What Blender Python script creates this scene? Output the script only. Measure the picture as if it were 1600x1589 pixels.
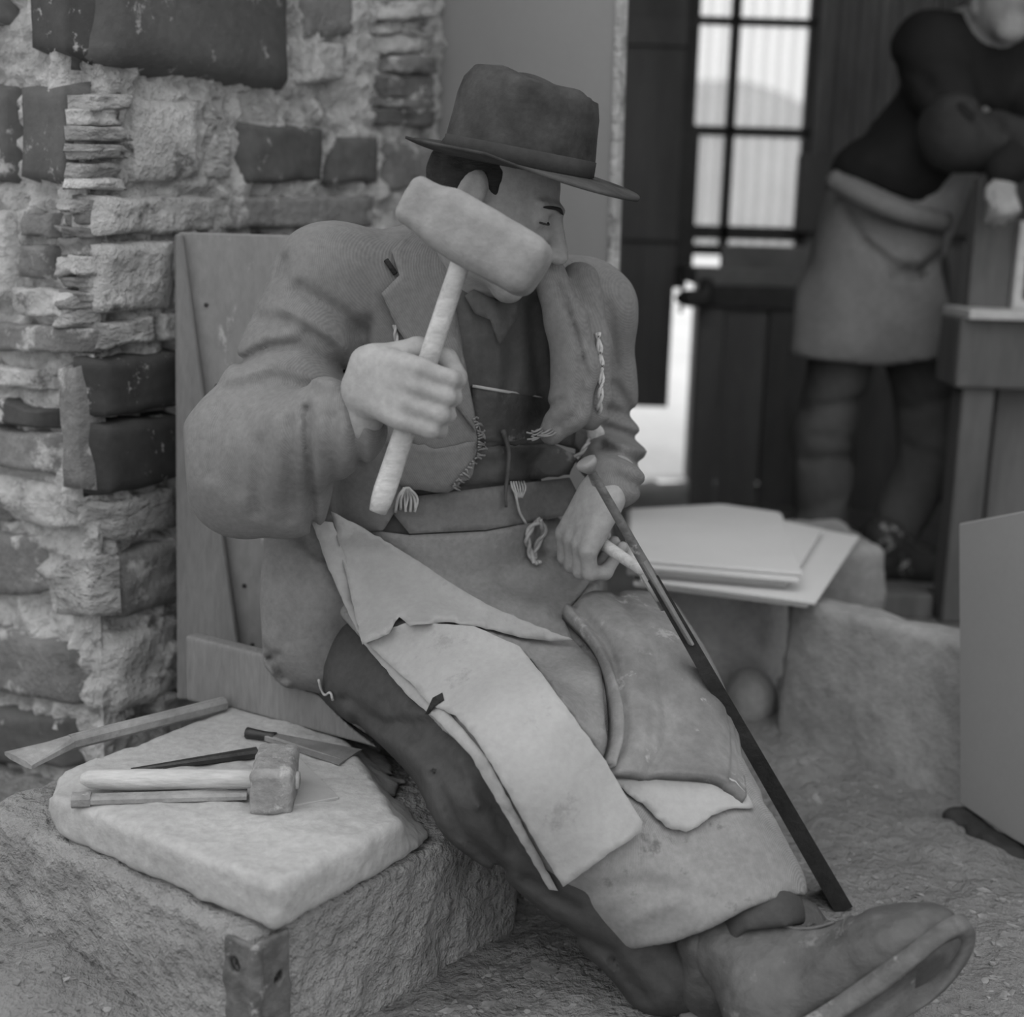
import bpy, bmesh, math, random
import numpy as np
from mathutils import Vector, Matrix
from mathutils.bvhtree import BVHTree
from mathutils.geometry import delaunay_2d_cdt

random.seed(7)
rng = np.random.default_rng(7)
scene = bpy.context.scene
COL = scene.collection
for o in list(bpy.data.objects):
    bpy.data.objects.remove(o)

# ------------------------------------------------------------------ camera
W, H, F = 1600.0, 1589.0, 2142.86
PITCH, ROLL, CH = math.radians(11.5), math.radians(1.7), 1.0
FWD = np.array([0, math.cos(PITCH), -math.sin(PITCH)])
R0 = np.array([1.0, 0, 0]); D0 = np.cross(FWD, R0)
RI = math.cos(ROLL) * R0 - math.sin(ROLL) * D0
DI = math.sin(ROLL) * R0 + math.cos(ROLL) * D0
CP = np.array([0, 0, CH])
cam_d = bpy.data.cameras.new('camera')
cam = bpy.data.objects.new('camera', cam_d); COL.objects.link(cam)
cam_d.sensor_fit = 'HORIZONTAL'; cam_d.sensor_width = 56.0; cam_d.lens = 75.0
cam.matrix_world = Matrix(((RI[0], -DI[0], -FWD[0], 0), (RI[1], -DI[1], -FWD[1], 0),
                           (RI[2], -DI[2], -FWD[2], CH), (0, 0, 0, 1)))
cam_d.dof.use_dof = True
cam_d.dof.focus_distance = 1.88
cam_d.dof.aperture_fstop = 3.8
cam_d.clip_end = 300
scene.camera = cam
scene.view_settings.view_transform = 'Standard'
scene.view_settings.look = 'None'
scene.view_settings.gamma = 1.0
scene.view_settings.use_curve_mapping = False
scene.view_settings.exposure = -0.33

# ------------------------------------------------------------------ overcast sky and soft sun
wd = bpy.data.worlds.new('overcast_sky'); scene.world = wd; wd.use_nodes = True
nt = wd.node_tree; nt.nodes.clear()
bg = nt.nodes.new('ShaderNodeBackground'); wo = nt.nodes.new('ShaderNodeOutputWorld')
bg.inputs[0].default_value = (1, 1, 1, 1)
# overcast sky: three times as bright overhead as at the horizon
tcw = nt.nodes.new('ShaderNodeTexCoord'); sxw = nt.nodes.new('ShaderNodeSeparateXYZ'); mrw = nt.nodes.new('ShaderNodeMapRange')
mrw.inputs['From Min'].default_value = 0; mrw.inputs['From Max'].default_value = 1; mrw.inputs['To Min'].default_value = 1.25; mrw.inputs['To Max'].default_value = 2.0
nt.links.new(tcw.outputs['Generated'], sxw.inputs[0]); nt.links.new(sxw.outputs[2], mrw.inputs[0]); nt.links.new(mrw.outputs[0], bg.inputs[1])
nt.links.new(bg.outputs[0], wo.inputs[0])
sun_d = bpy.data.lights.new('sun', 'SUN'); sun_d.energy = 0.5; sun_d.angle = math.radians(60)
sun = bpy.data.objects.new('sun', sun_d); COL.objects.link(sun)
sun.rotation_euler = Vector((0.3, 0.4, -1.0)).to_track_quat('-Z', 'Y').to_euler()

# ------------------------------------------------------------------ helpers: places
def ray(px, py):
    return FWD + (px - W / 2) / F * RI + (py - H / 2) / F * DI
def at(px, py, Y):
    d = ray(px, py); return CP + d * (Y / d[1])
def atz(px, py, z):
    d = ray(px, py); return CP + d * ((z - CH) / d[2])
def onplane(px, py, p0, n):
    d = ray(px, py); return CP + d * (np.dot(np.asarray(p0) - CP, n) / np.dot(d, n))
def nrm(v):
    v = np.asarray(v, float); return v / np.linalg.norm(v)
def proj(x, y, z):
    z = z - CH
    de = x * FWD[0] + y * FWD[1] + z * FWD[2]
    return (W / 2 + F * (x * RI[0] + y * RI[1] + z * RI[2]) / de,
            H / 2 + F * (x * DI[0] + y * DI[1] + z * DI[2]) / de)

# ------------------------------------------------------------------ helpers: noise
def _h(i, j, k, s):
    n = (i * 374761393 + j * 668265263 + k * 2147483647 + s * 144269504) & 0xFFFFFFFF
    n = ((n ^ (n >> 13)) * 1274126177) & 0xFFFFFFFF
    return ((n ^ (n >> 16)) & 0xFFFF).astype(np.float32) / 32767.5 - 1.0
def noise3(x, y, z, s=0):
    x, y, z = np.broadcast_arrays(x, y, z)
    xi, yi, zi = np.floor(x).astype(np.int64), np.floor(y).astype(np.int64), np.floor(z).astype(np.int64)
    fx, fy, fz = x - xi, y - yi, z - zi
    fx, fy, fz = fx * fx * (3 - 2 * fx), fy * fy * (3 - 2 * fy), fz * fz * (3 - 2 * fz)
    r = 0
    for a in (0, 1):
        for b in (0, 1):
            for c in (0, 1):
                r = r + _h(xi + a, yi + b, zi + c, s) * (fx if a else 1 - fx) * (fy if b else 1 - fy) * (fz if c else 1 - fz)
    return r
def fbm(x, y, z, s=0, o=4):
    r = 0; a = 1.0
    for i in range(o):
        r = r + a * noise3(x, y, z, s + i); a *= .5; x, y, z = x * 2.1, y * 2.1, z * 2.1
    return r

# ------------------------------------------------------------------ helpers: materials (greys: the picture is black and white)
MATS = {}
def mat(name, base, var=.25, scale=8, rough=.85, bump=.25, bscale=70, stretch=(1, 1, 1), wear=0, wear_col=.4, wscale=14, spec=.25, fine=.5, bd=.01):
    m = bpy.data.materials.new(name); m.use_nodes = True
    n = m.node_tree.nodes; l = m.node_tree.links
    b = n['Principled BSDF']; b.inputs['Roughness'].default_value = rough
    b.inputs['Specular IOR Level'].default_value = spec
    tc = n.new('ShaderNodeTexCoord'); mp = n.new('ShaderNodeMapping'); mp.inputs['Scale'].default_value = stretch
    l.new(tc.outputs['Object'], mp.inputs['Vector'])
    def nz(sc, det=6, ro=.6):
        t = n.new('ShaderNodeTexNoise'); t.inputs['Scale'].default_value = sc; t.inputs['Detail'].default_value = det
        t.inputs['Roughness'].default_value = ro; l.new(mp.outputs[0], t.inputs['Vector']); return t.outputs[0]
    def ramp(src, p0, c0, p1, c1):
        r = n.new('ShaderNodeValToRGB'); e = r.color_ramp.elements
        e[0].position, e[1].position = p0, p1
        e[0].color = (c0, c0, c0, 1); e[1].color = (c1, c1, c1, 1); l.new(src, r.inputs[0]); return r.outputs[0]
    col = ramp(nz(scale), .3, base * (1 - var), .7, base * (1 + var))
    f2 = ramp(nz(bscale, 4), .25, 1 - .5 * fine, .75, 1 + .0 * fine)
    mx = n.new('ShaderNodeMix'); mx.data_type = 'RGBA'; mx.blend_type = 'MULTIPLY'; mx.inputs[0].default_value = 1
    l.new(col, mx.inputs[6]); l.new(f2, mx.inputs[7]); out = mx.outputs[2]
    if wear:
        wm = ramp(nz(wscale, 9, .7), .62 - wear * .25, 0, .68 - wear * .2, 1)
        m2 = n.new('ShaderNodeMix'); m2.data_type = 'RGBA'; l.new(wm, m2.inputs[0]); l.new(out, m2.inputs[6])
        m2.inputs[7].default_value = (wear_col, wear_col, wear_col, 1); out = m2.outputs[2]
    l.new(out, b.inputs['Base Color'])
    if bump:
        bp = n.new('ShaderNodeBump'); bp.inputs['Strength'].default_value = bump; bp.inputs['Distance'].default_value = bd
        l.new(nz(bscale, 5), bp.inputs['Height']); l.new(bp.outputs[0], b.inputs['Normal'])
    MATS[name] = m; return m
def weave(name, base, freq, axis=(1, 0, .6), var=.15, depth=.3, bump=.4, rough=.95, wear=0, wear_col=.1):
    m = mat(name, base, var, 7, rough, .15, 120, wear=wear, wear_col=wear_col)
    n = m.node_tree.nodes; l = m.node_tree.links; b = n['Principled BSDF']
    tc = n.new('ShaderNodeTexCoord'); mp = n.new('ShaderNodeMapping')
    mp.inputs['Rotation'].default_value = axis
    l.new(tc.outputs['Object'], mp.inputs['Vector'])
    w = n.new('ShaderNodeTexWave'); w.inputs['Scale'].default_value = freq; w.inputs['Distortion'].default_value = 1.5
    w.inputs['Detail'].default_value = 2; l.new(mp.outputs[0], w.inputs['Vector'])
    old = b.inputs['Base Color'].links[0].from_socket
    r = n.new('ShaderNodeValToRGB'); e = r.color_ramp.elements
    e[0].color = (1 - depth,) * 3 + (1,); e[1].color = (1, 1, 1, 1); l.new(w.outputs[0], r.inputs[0])
    mx = n.new('ShaderNodeMix'); mx.data_type = 'RGBA'; mx.blend_type = 'MULTIPLY'; mx.inputs[0].default_value = 1
    l.new(old, mx.inputs[6]); l.new(r.outputs[0], mx.inputs[7]); l.new(mx.outputs[2], b.inputs['Base Color'])
    bp = n.new('ShaderNodeBump'); bp.inputs['Strength'].default_value = bump; bp.inputs['Distance'].default_value = .002
    l.new(w.outputs[0], bp.inputs['Height']); l.new(bp.outputs[0], b.inputs['Normal'])
    return m

# ------------------------------------------------------------------ helpers: objects
def tag(o, label, cat, group=None, kind=None):
    if label: o['label'] = label
    if cat: o['category'] = cat
    if group: o['group'] = group
    if kind: o['kind'] = kind
    return o
def empty(name, loc):
    o = bpy.data.objects.new(name, None); COL.objects.link(o); o.location = [float(c) for c in loc]
    o.empty_display_size = .05; return o
def obj(name, v, f, m, parent=None, smooth=True):
    me = bpy.data.meshes.new(name)
    v = np.asarray(v, np.float32)
    if isinstance(f, np.ndarray) and f.ndim == 2:
        nf, k = f.shape
        me.vertices.add(len(v)); me.vertices.foreach_set('co', v.ravel())
        me.loops.add(nf * k); me.loops.foreach_set('vertex_index', f.astype(np.int32).ravel())
        me.polygons.add(nf); me.polygons.foreach_set('loop_start', np.arange(0, nf * k, k, dtype=np.int32))
        me.update(calc_edges=True); me.validate()
    else:
        me.from_pydata([tuple(map(float, p)) for p in v], [], [tuple(map(int, q)) for q in f]); me.update()
    if smooth: me.polygons.foreach_set('use_smooth', [True] * len(me.polygons))
    if m: me.materials.append(MATS[m])
    o = bpy.data.objects.new(name, me); COL.objects.link(o)
    if parent: child(o, parent)
    return o
def child(o, p):
    L = Vector(p.location); q = p.parent
    while q: L = L + q.location if q.type == 'EMPTY' else L; q = q.parent
    o.parent = p
    if p.type == 'EMPTY': o.matrix_parent_inverse = Matrix.Translation(-Vector(p.location))
def fix_normals(o):
    bm = bmesh.new(); bm.from_mesh(o.data); bmesh.ops.recalc_face_normals(bm, faces=bm.faces); bm.to_mesh(o.data); bm.free()

def boxv(c, half, R=np.eye(3)):
    c = np.asarray(c, float); v = []
    for sx in (-1, 1):
        for sy in (-1, 1):
            for sz in (-1, 1):
                v.append(c + R @ (np.array([sx, sy, sz]) * half))
    f = [(0, 1, 3, 2), (4, 6, 7, 5), (0, 4, 5, 1), (2, 3, 7, 6), (0, 2, 6, 4), (1, 5, 7, 3)]
    return np.array(v), f
def box(name, c, half, m, parent=None, R=np.eye(3), bev=.004, seg=2):
    v, f = boxv(c, np.asarray(half, float), R)
    o = obj(name, v, f, m, parent, smooth=False)
    if bev:
        bm = bmesh.new(); bm.from_mesh(o.data)
        bmesh.ops.bevel(bm, geom=bm.edges[:], offset=bev, segments=seg, affect='EDGES', profile=.5)
        bm.to_mesh(o.data); bm.free()
    return o
def Rz(a):
    c, s = math.cos(a), math.sin(a); return np.array([[c, -s, 0], [s, c, 0], [0, 0, 1.0]])
def frame(x, z):
    x = nrm(x); z = np.asarray(z, float); z = nrm(z - x * np.dot(x, z)); return np.stack([x, np.cross(z, x), z], 1)
def prism(name, ring, off, m, parent=None, bev=.003):
    """closed ring of points extruded by off"""
    n = len(ring); ring = np.asarray(ring, float)
    v = np.vstack([ring, ring + np.asarray(off, float)])
    f = [tuple(range(n - 1, -1, -1)), tuple(range(n, 2 * n))] + [(i, (i + 1) % n, n + (i + 1) % n, n + i) for i in range(n)]
    o = obj(name, v, f, m, parent, smooth=False); fix_normals(o)
    if bev:
        bm = bmesh.new(); bm.from_mesh(o.data)
        bmesh.ops.bevel(bm, geom=bm.edges[:], offset=bev, segments=1, affect='EDGES', profile=.5)
        bm.to_mesh(o.data); bm.free()
    return o
def spline(pts, n):
    p = np.asarray(pts, float); m = len(p)
    if m == 2: return p[0] + (p[1] - p[0]) * np.linspace(0, 1, n)[:, None]
    t = np.linspace(0, m - 1 - 1e-6, n); i = t.astype(int); u = (t - i)[:, None]
    q = np.vstack([2 * p[0] - p[1], p, 2 * p[-1] - p[-2]])
    a, b, c, d = q[i], q[i + 1], q[i + 2], q[i + 3]
    return .5 * (2 * b + (c - a) * u + (2 * a - 5 * b + 4 * c - d) * u * u + (3 * b - a - 3 * c + d) * u ** 3)
def tubev(pts, r, seg=8):
    p = np.asarray(pts, float); n = len(p); r = np.broadcast_to(np.asarray(r, float), (n,))
    t = np.gradient(p, axis=0); up = np.array([.13, .31, .94]); v = []
    for i in range(n):
        tt = nrm(t[i]); a = nrm(np.cross(tt, up)); b = np.cross(tt, a)
        for k in range(seg):
            q = 2 * math.pi * k / seg; v.append(p[i] + r[i] * (math.cos(q) * a + math.sin(q) * b))
    f = [(i * seg + k, i * seg + (k + 1) % seg, (i + 1) * seg + (k + 1) % seg, (i + 1) * seg + k) for i in range(n - 1) for k in range(seg)]
    f += [tuple(range(seg - 1, -1, -1)), tuple(range((n - 1) * seg, n * seg))]
    return v, f
def tube(name, pts, r, m, parent=None, seg=8):
    v, f = tubev(pts, r, seg); return obj(name, v, f, m, parent)
def cord(name, pts, r, m, parent=None, twist=60, n=60):
    c = spline(pts, n); L = np.concatenate([[0], np.cumsum(np.linalg.norm(np.diff(c, axis=0), axis=1))])
    V, Fc = [], []
    t = np.gradient(c, axis=0)
    for s in (0, math.pi):
        path = []
        for i in range(n):
            tt = nrm(t[i]); a = nrm(np.cross(tt, (.13, .9, .2))); b = np.cross(tt, a); q = s + L[i] / r / 1.6
            path.append(c[i] + .55 * r * (math.cos(q) * a + math.sin(q) * b))
        v, f = tubev(path, r * .62, 6); k = len(V); V += list(v); Fc += [tuple(j + k for j in g) for g in f]
    return obj(name, V, Fc, m, parent)

# ------------------------------------------------------------------ helpers: solid modelling on a distance grid
def smin(a, b, k):
    if k <= 0: return np.minimum(a, b)
    h = np.clip(.5 + .5 * (b - a) / k, 0, 1); return b + (a - b) * h - k * h * (1 - h)
def seg_d(px, py, pts):
    d = None
    for (ax, ay), (bx, by) in zip(pts[:-1], pts[1:]):
        ex, ey = bx - ax, by - ay; l2 = ex * ex + ey * ey + 1e-9
        t = np.clip(((px - ax) * ex + (py - ay) * ey) / l2, 0, 1)
        q = (px - ax - t * ex) ** 2 + (py - ay - t * ey) ** 2
        d = q if d is None else np.minimum(d, q)
    return np.sqrt(d)
def poly_sd(px, py, poly):
    d = seg_d(px, py, list(poly) + [poly[0]]); ins = np.zeros(px.shape, bool)
    for (ax, ay), (bx, by) in zip(poly, list(poly[1:]) + [poly[0]]):
        if ay == by: continue
        c = ((ay > py) != (by > py)) & (px < (bx - ax) * (py - ay) / (by - ay) + ax); ins ^= c
    return np.where(ins, -d, d)
class Field:
    def __init__(s, lo, hi, h, axes=None):
        s.ax = axes or [np.arange(lo[i], hi[i] + h, h).astype(np.float32) for i in range(3)]
        s.h = h; s.f = np.full([len(a) for a in s.ax], .25, np.float32); s._p = None
    def reg(s, lo, hi):
        sl = []
        for i in range(3):
            a, b = np.searchsorted(s.ax[i], [lo[i], hi[i]]); sl.append(slice(max(a - 1, 0), min(b + 1, len(s.ax[i]))))
        X = s.ax[0][sl[0]][:, None, None]; Y = s.ax[1][sl[1]][None, :, None]; Z = s.ax[2][sl[2]][None, None, :]
        return tuple(sl), X, Y, Z
    def _op(s, sl, d, k, sub):
        if d.size == 0: return
        s.f[sl] = -smin(-s.f[sl], d, k) if sub else smin(s.f[sl], d, k)
    def cap(s, a, b, ra, rb=None, k=.03, sub=False, flat=None):
        a = np.asarray(a, float); b = np.asarray(b, float); rb = ra if rb is None else rb
        p = max(ra, rb) * 1.6 + k + .02
        sl, X, Y, Z = s.reg(np.minimum(a, b) - p, np.maximum(a, b) + p)
        x, y, z = X - a[0], Y - a[1], Z - a[2]; e = b - a
        if flat is not None:
            n = nrm(flat[0]); q = (x * n[0] + y * n[1] + z * n[2]) * (1 / flat[1] - 1); en = np.dot(e, n) * (1 / flat[1] - 1)
            x, y, z = x + q * n[0], y + q * n[1], z + q * n[2]; e = e + en * n
        t = np.clip((x * e[0] + y * e[1] + z * e[2]) / (np.dot(e, e) + 1e-12), 0, 1)
        d = np.sqrt((x - t * e[0]) ** 2 + (y - t * e[1]) ** 2 + (z - t * e[2]) ** 2) - (ra + (rb - ra) * t)
        if flat is not None: d = d * min(1, flat[1])
        s._op(sl, d, k, sub); return s
    def chain(s, pts, rs, k=.02, **kw):
        for i in range(len(pts) - 1): s.cap(pts[i], pts[i + 1], rs[i], rs[i + 1], k, **kw)
        return s
    def ell(s, c, r, R=np.eye(3), k=.03, sub=False):
        c = np.asarray(c, float); r = np.asarray(r, float); p = r.max() + k + .02
        sl, X, Y, Z = s.reg(c - p, c + p); x, y, z = X - c[0], Y - c[1], Z - c[2]
        u = [x * R[0, i] + y * R[1, i] + z * R[2, i] for i in range(3)]
        k0 = np.sqrt(sum((u[i] / r[i]) ** 2 for i in range(3))); k1 = np.sqrt(sum((u[i] / r[i] ** 2) ** 2 for i in range(3))) + 1e-6
        s._op(sl, k0 * (k0 - 1) / k1, k, sub); return s
    def box(s, c, half, R=np.eye(3), rad=.01, k=.0, sub=False):
        c = np.asarray(c, float); half = np.asarray(half, float); p = np.linalg.norm(half) + k + .02
        sl, X, Y, Z = s.reg(c - p, c + p); x, y, z = X - c[0], Y - c[1], Z - c[2]
        q = [np.abs(x * R[0, i] + y * R[1, i] + z * R[2, i]) - (half[i] - rad) for i in range(3)]
        d = np.sqrt(sum(np.maximum(a, 0) ** 2 for a in q)) + np.minimum(np.maximum(np.maximum(q[0], q[1]), q[2]), 0) - rad
        s._op(sl, d, k, sub); return s
    def pix(s):
        if s._p is None:
            X = s.ax[0][:, None, None]; Y = s.ax[1][None, :, None]; Z = s.ax[2][None, None, :]
            p = proj(X, Y, Z); s._p = (np.broadcast_to(p[0], s.f.shape), np.broadcast_to(p[1], s.f.shape), np.broadcast_to(Y, s.f.shape))
        return s._p
    def crease(s, pts, w, depth):
        """fold line: pressed in (depth > 0) or raised (depth < 0) along a polyline"""
        px, py, _ = s.pix(); xs = [p[0] for p in pts]; ys = [p[1] for p in pts]
        m = (np.abs(s.f) < .04) & (px > min(xs) - 3 * w) & (px < max(xs) + 3 * w) & (py > min(ys) - 3 * w) & (py < max(ys) + 3 * w)
        d = seg_d(px[m], py[m], pts); s.f[m] += depth * np.exp(-(d / w) ** 2); return s
    def cut(s, poly, keep=True, ymin=-9, ymax=9, rnd=0):
        px, py, Y = s.pix(); m = (s.f < .05) & (Y > ymin) & (Y < ymax)
        d = poly_sd(px[m], py[m], poly) * (Y[m] / F)
        if rnd: d = d + rnd
        s.f[m] = np.maximum(s.f[m], d if keep else -d); return s
    def noise(s, amp, sc, seed=0, o=3, st=(1, 1, 1)):
        m = np.abs(s.f) < amp * 3 + .03; i = np.nonzero(m)
        s.f[m] += amp * fbm(s.ax[0][i[0]] * sc * st[0], s.ax[1][i[1]] * sc * st[1], s.ax[2][i[2]] * sc * st[2], seed, o); return s
    def mesh(s, smooth=0):
        f = s.f; g = f < 0; nx, ny, nz = f.shape
        c = np.zeros((nx - 1, ny - 1, nz - 1), np.uint8)
        for a in (0, 1):
            for b in (0, 1):
                for d in (0, 1): c += g[a:nx - 1 + a, b:ny - 1 + b, d:nz - 1 + d]
        mix = (c > 0) & (c < 8); I = np.nonzero(mix); n = len(I[0])
        idx = np.full(c.shape, -1, np.int32); idx[I] = np.arange(n)
        P = np.zeros((n, 3)); cnt = np.zeros(n); cs = [(a, b, d) for a in (0, 1) for b in (0, 1) for d in (0, 1)]
        for u in range(8):
            for w in range(u + 1, 8):
                A, B = cs[u], cs[w]
                if sum(abs(A[q] - B[q]) for q in range(3)) != 1: continue
                fa = f[I[0] + A[0], I[1] + A[1], I[2] + A[2]]; fb = f[I[0] + B[0], I[1] + B[1], I[2] + B[2]]
                m = (fa < 0) != (fb < 0); t = np.where(m, fa / np.where(m, fa - fb, 1), 0)
                for q in range(3):
                    pa = s.ax[q][I[q] + A[q]]; pb = s.ax[q][I[q] + B[q]]; P[:, q] += np.where(m, pa + t * (pb - pa), 0)
                cnt += m
        P /= cnt[:, None]; Q = []
        for q in range(3):
            a, b = (q + 1) % 3, (q + 2) % 3
            s0 = [slice(None)] * 3; s1 = [slice(None)] * 3; s0[q] = slice(0, -1); s1[q] = slice(1, None)
            for e in (a, b): s0[e] = slice(1, -1); s1[e] = slice(1, -1)
            g0, g1 = g[tuple(s0)], g[tuple(s1)]; E = list(np.nonzero(g0 != g1)); fl = g0[tuple(E)]
            E[a] = E[a] + 1; E[b] = E[b] + 1
            def cell(da, db):
                k = list(E); k[a] = k[a] - da; k[b] = k[b] - db; return idx[tuple(k)]
            qd = np.stack([cell(1, 1), cell(0, 1), cell(0, 0), cell(1, 0)], 1)
            qd[~fl] = qd[~fl][:, ::-1]; Q.append(qd)
        Q = np.vstack(Q)
        for _ in range(smooth):
            acc = np.zeros_like(P); w = np.zeros(n)
            for k in range(4):
                np.add.at(acc, Q[:, k], P[Q[:, (k + 1) % 4]] + P[Q[:, (k + 3) % 4]]); np.add.at(w, Q[:, k], 2)
            P = P * .4 + .6 * acc / np.maximum(w, 1)[:, None]
        return P, Q
    def obj(s, name, m, parent=None, smooth=1):
        P, Q = s.mesh(smooth); return obj(name, P, Q, m, parent)

def bvh_of(*objs):
    V, Fc = [], []
    for o in objs:
        k = len(V); V += [tuple(v.co) for v in o.data.vertices]; Fc += [tuple(i + k for i in p.vertices) for p in o.data.polygons]
    return BVHTree.FromPolygons(V, Fc)
def ray_t(bvh, px, py):
    d = ray(px, py); h = bvh.ray_cast(Vector(CP), Vector(d))
    return None if h[0] is None else h[3] / np.linalg.norm(d)
def drape(name, poly, bvh, off, th, m, parent=None, step=9, jit=0, sm=6, curl=None, seed=1, default=None):
    """a sheet with the given outline laid over the surface below it, with real thickness"""
    r = random.Random(seed); B = []
    for (ax, ay), (bx, by) in zip(poly, list(poly[1:]) + [poly[0]]):
        n = max(1, int(math.hypot(bx - ax, by - ay) / step))
        for i in range(n):
            j = jit if 0 < i else 0
            B.append((ax + (bx - ax) * i / n + r.uniform(-j, j), ay + (by - ay) * i / n + r.uniform(-j, j)))
    nb = len(B); pts = list(B); bx = np.array(B)
    gx, gy = np.meshgrid(np.arange(bx[:, 0].min(), bx[:, 0].max(), step), np.arange(bx[:, 1].min(), bx[:, 1].max(), step))
    gx = gx.ravel() + np.tile([0, step * .3], len(gx.ravel()))[:gx.size]; gy = gy.ravel()
    sd = poly_sd(gx, gy, B); pts += [(float(a), float(b)) for a, b, c in zip(gx, gy, sd) if c < -step * .5]
    v2, e, fc, *_ = delaunay_2d_cdt([Vector(p) for p in pts], [(i, (i + 1) % nb) for i in range(nb)], [], 1, 1e-4)
    v2 = np.array([tuple(v) for v in v2]); n = len(v2)
    t = np.array([(lambda q: np.nan if q is None else q)(ray_t(bvh, *p)) for p in v2])
    nb_ = [set() for _ in range(n)]
    for a in fc:
        for i in range(len(a)): nb_[a[i]].add(a[(i + 1) % len(a)]); nb_[a[(i + 1) % len(a)]].add(a[i])
    if np.all(np.isnan(t)): t[:] = default or 1.9
    while np.isnan(t).any():
        ch = False
        for i in np.nonzero(np.isnan(t))[0]:
            q = [t[j] for j in nb_[i] if not np.isnan(t[j])]
            if q: t[i] = min(q); ch = True
        if not ch: t[np.isnan(t)] = np.nanmin(t)
    hit = t.copy()
    for _ in range(sm):
        t2 = np.array([np.mean([t[j] for j in nb_[i]] + [t[i]]) if nb_[i] else t[i] for i in range(n)]); t = np.minimum(t2, hit)
    t = t - off
    if curl: t = t - np.array([curl(p[0], p[1]) for p in v2])
    D = np.array([ray(*p) for p in v2]); V = np.vstack([CP + D * t[:, None], CP + D * (t + th)[:, None]])
    Fc = []
    for a in fc:
        p = v2[list(a)]; ar = np.sum(p[:, 0] * np.roll(p[:, 1], -1) - p[:, 1] * np.roll(p[:, 0], -1))
        a = list(a) if ar < 0 else list(a)[::-1]
        Fc.append(tuple(a)); Fc.append(tuple(i + n for i in a[::-1]))
    ec = {}
    for a in Fc[::2]:
        for i in range(len(a)): ec[(a[i], a[(i + 1) % len(a)])] = 1
    for (a, b) in ec:
        if (b, a) not in ec: Fc.append((b, a, a + n, b + n))
    return obj(name, V, Fc, m, parent)
def patch(name, rows, th, m, parent=None, nu=24, nv=24, relief=None):
    """smooth curved sheet through a small grid of (x, y, depth) picks, with thickness"""
    G = np.array([[at(*p) for p in r] for r in rows])
    A = np.array([spline(r, nu) for r in G]); S = np.array([spline(A[:, j], nv) for j in range(nu)]).transpose(1, 0, 2)
    du = np.gradient(S, axis=1); dv = np.gradient(S, axis=0); N = np.cross(dv, du); N /= np.linalg.norm(N, axis=2)[..., None] + 1e-9
    if np.mean(N[..., 1]) > 0: N = -N
    U, V_ = np.meshgrid(np.linspace(0, 1, nu), np.linspace(0, 1, nv))
    if relief is not None: S = S + N * relief(U, V_)[..., None]
    V = np.vstack([S.reshape(-1, 3), (S - N * th).reshape(-1, 3)]); n = nu * nv; Fc = []
    for j in range(nv - 1):
        for i in range(nu - 1):
            a = j * nu + i; q = (a, a + 1, a + nu + 1, a + nu); Fc += [q, tuple(k + n for k in q[::-1])]
    b = [i for i in range(nu)] + [j * nu + nu - 1 for j in range(1, nv)] + [(nv - 1) * nu + i for i in range(nu - 2, -1, -1)] + [j * nu for j in range(nv - 2, 0, -1)]
    for i in range(len(b)): p, q = b[i], b[(i + 1) % len(b)]; Fc.append((q, p, p + n, q + n))
    o = obj(name, V, Fc, m, parent); fix_normals(o); return o

# ------------------------------------------------------------------ materials
mat('mortar', .52, .38, 11, .95, 1.0, 45, wear=.3, wear_col=.52, wscale=22, bd=.03)
mat('plaster_dust', .55, .18, 6, .95, .6, 70)
mat('stone_dark', .10, .25, 5, .7, .25, 60, wear=.12, wear_col=.35, wscale=16)
mat('stone_black', .055, .3, 6, .6, .2, 60, wear=.10, wear_col=.4, wscale=22)
mat('stone_mid', .20, .3, 6, .85, .45, 50, wear=.3, wear_col=.42, wscale=10, bd=.03)
mat('stone_light', .52, .3, 8, .9, .8, 45, wear=.25, wear_col=.15, wscale=9, bd=.03)
mat('stone_rough', .44, .45, 14, .95, 1.0, 40, stretch=(1, 1, 2.2), wear=.2, wear_col=.1, wscale=16, bd=.03)
mat('block_dust', .42, .12, 5, .95, .25, 90)
mat('block_stone', .38, .22, 9, .95, 1.0, 60, bd=.03)
mat('ground', .29, .22, 5, .95, 1.0, 60, wear=.15, wear_col=.24, wscale=9, bd=.03)
mat('chip', .27, .35, 20, .85, .3, 80)
mat('slate', .36, .08, 4, .7, .08, 90, fine=.15)
mat('slate_top', .62, .05, 3, .8, .05, 90, fine=.1)
mat('slab_face', .27, .05, 3, .75, .05, 90, fine=.1)
mat('stone_grey', .30, .16, 7, .9, .4, 60)
mat('slate_dark', .035, .4, 9, .55, .3, 60)
mat('board', .26, .14, 4, .85, .2, 70, stretch=(1, 1, .4), wear=.04, wear_col=.4, wscale=30)
mat('board_dark', .21, .18, 5, .85, .25, 70, stretch=(2, 2, .4))
mat('door_wood', .17, .25, 3, .8, .15, 40, stretch=(3, 1, .3))
mat('bench_wood', .12, .3, 4, .8, .2, 40, stretch=(3, 3, .4))
mat('bench_top', .26, .2, 4, .8, .2, 40, stretch=(1, 3, 1))
mat('iron', .12, .45, 22, .6, .4, 70, wear=.2, wear_col=.3, wscale=26, spec=.4)
mat('iron_dark', .03, .4, 20, .45, .2, 80, spec=.5)
mat('steel', .20, .3, 16, .5, .15, 60, spec=.5)
mat('wood_handle', .50, .2, 10, .8, .3, 80, stretch=(.4, 2, 2))
mat('wood_mallet', .27, .18, 8, .8, .25, 70)
mat('hammer_iron', .26, .3, 26, .8, .5, 80, wear=.25, wear_col=.4, wscale=30)
mat('iron_rust', .30, .3, 14, .85, .35, 70)
mat('frame_paint', .08, .2, 5, .7, .1, 40)
mat('corrugated', .20, .35, 4, .6, .1, 30, stretch=(1, 1, .3))
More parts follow.
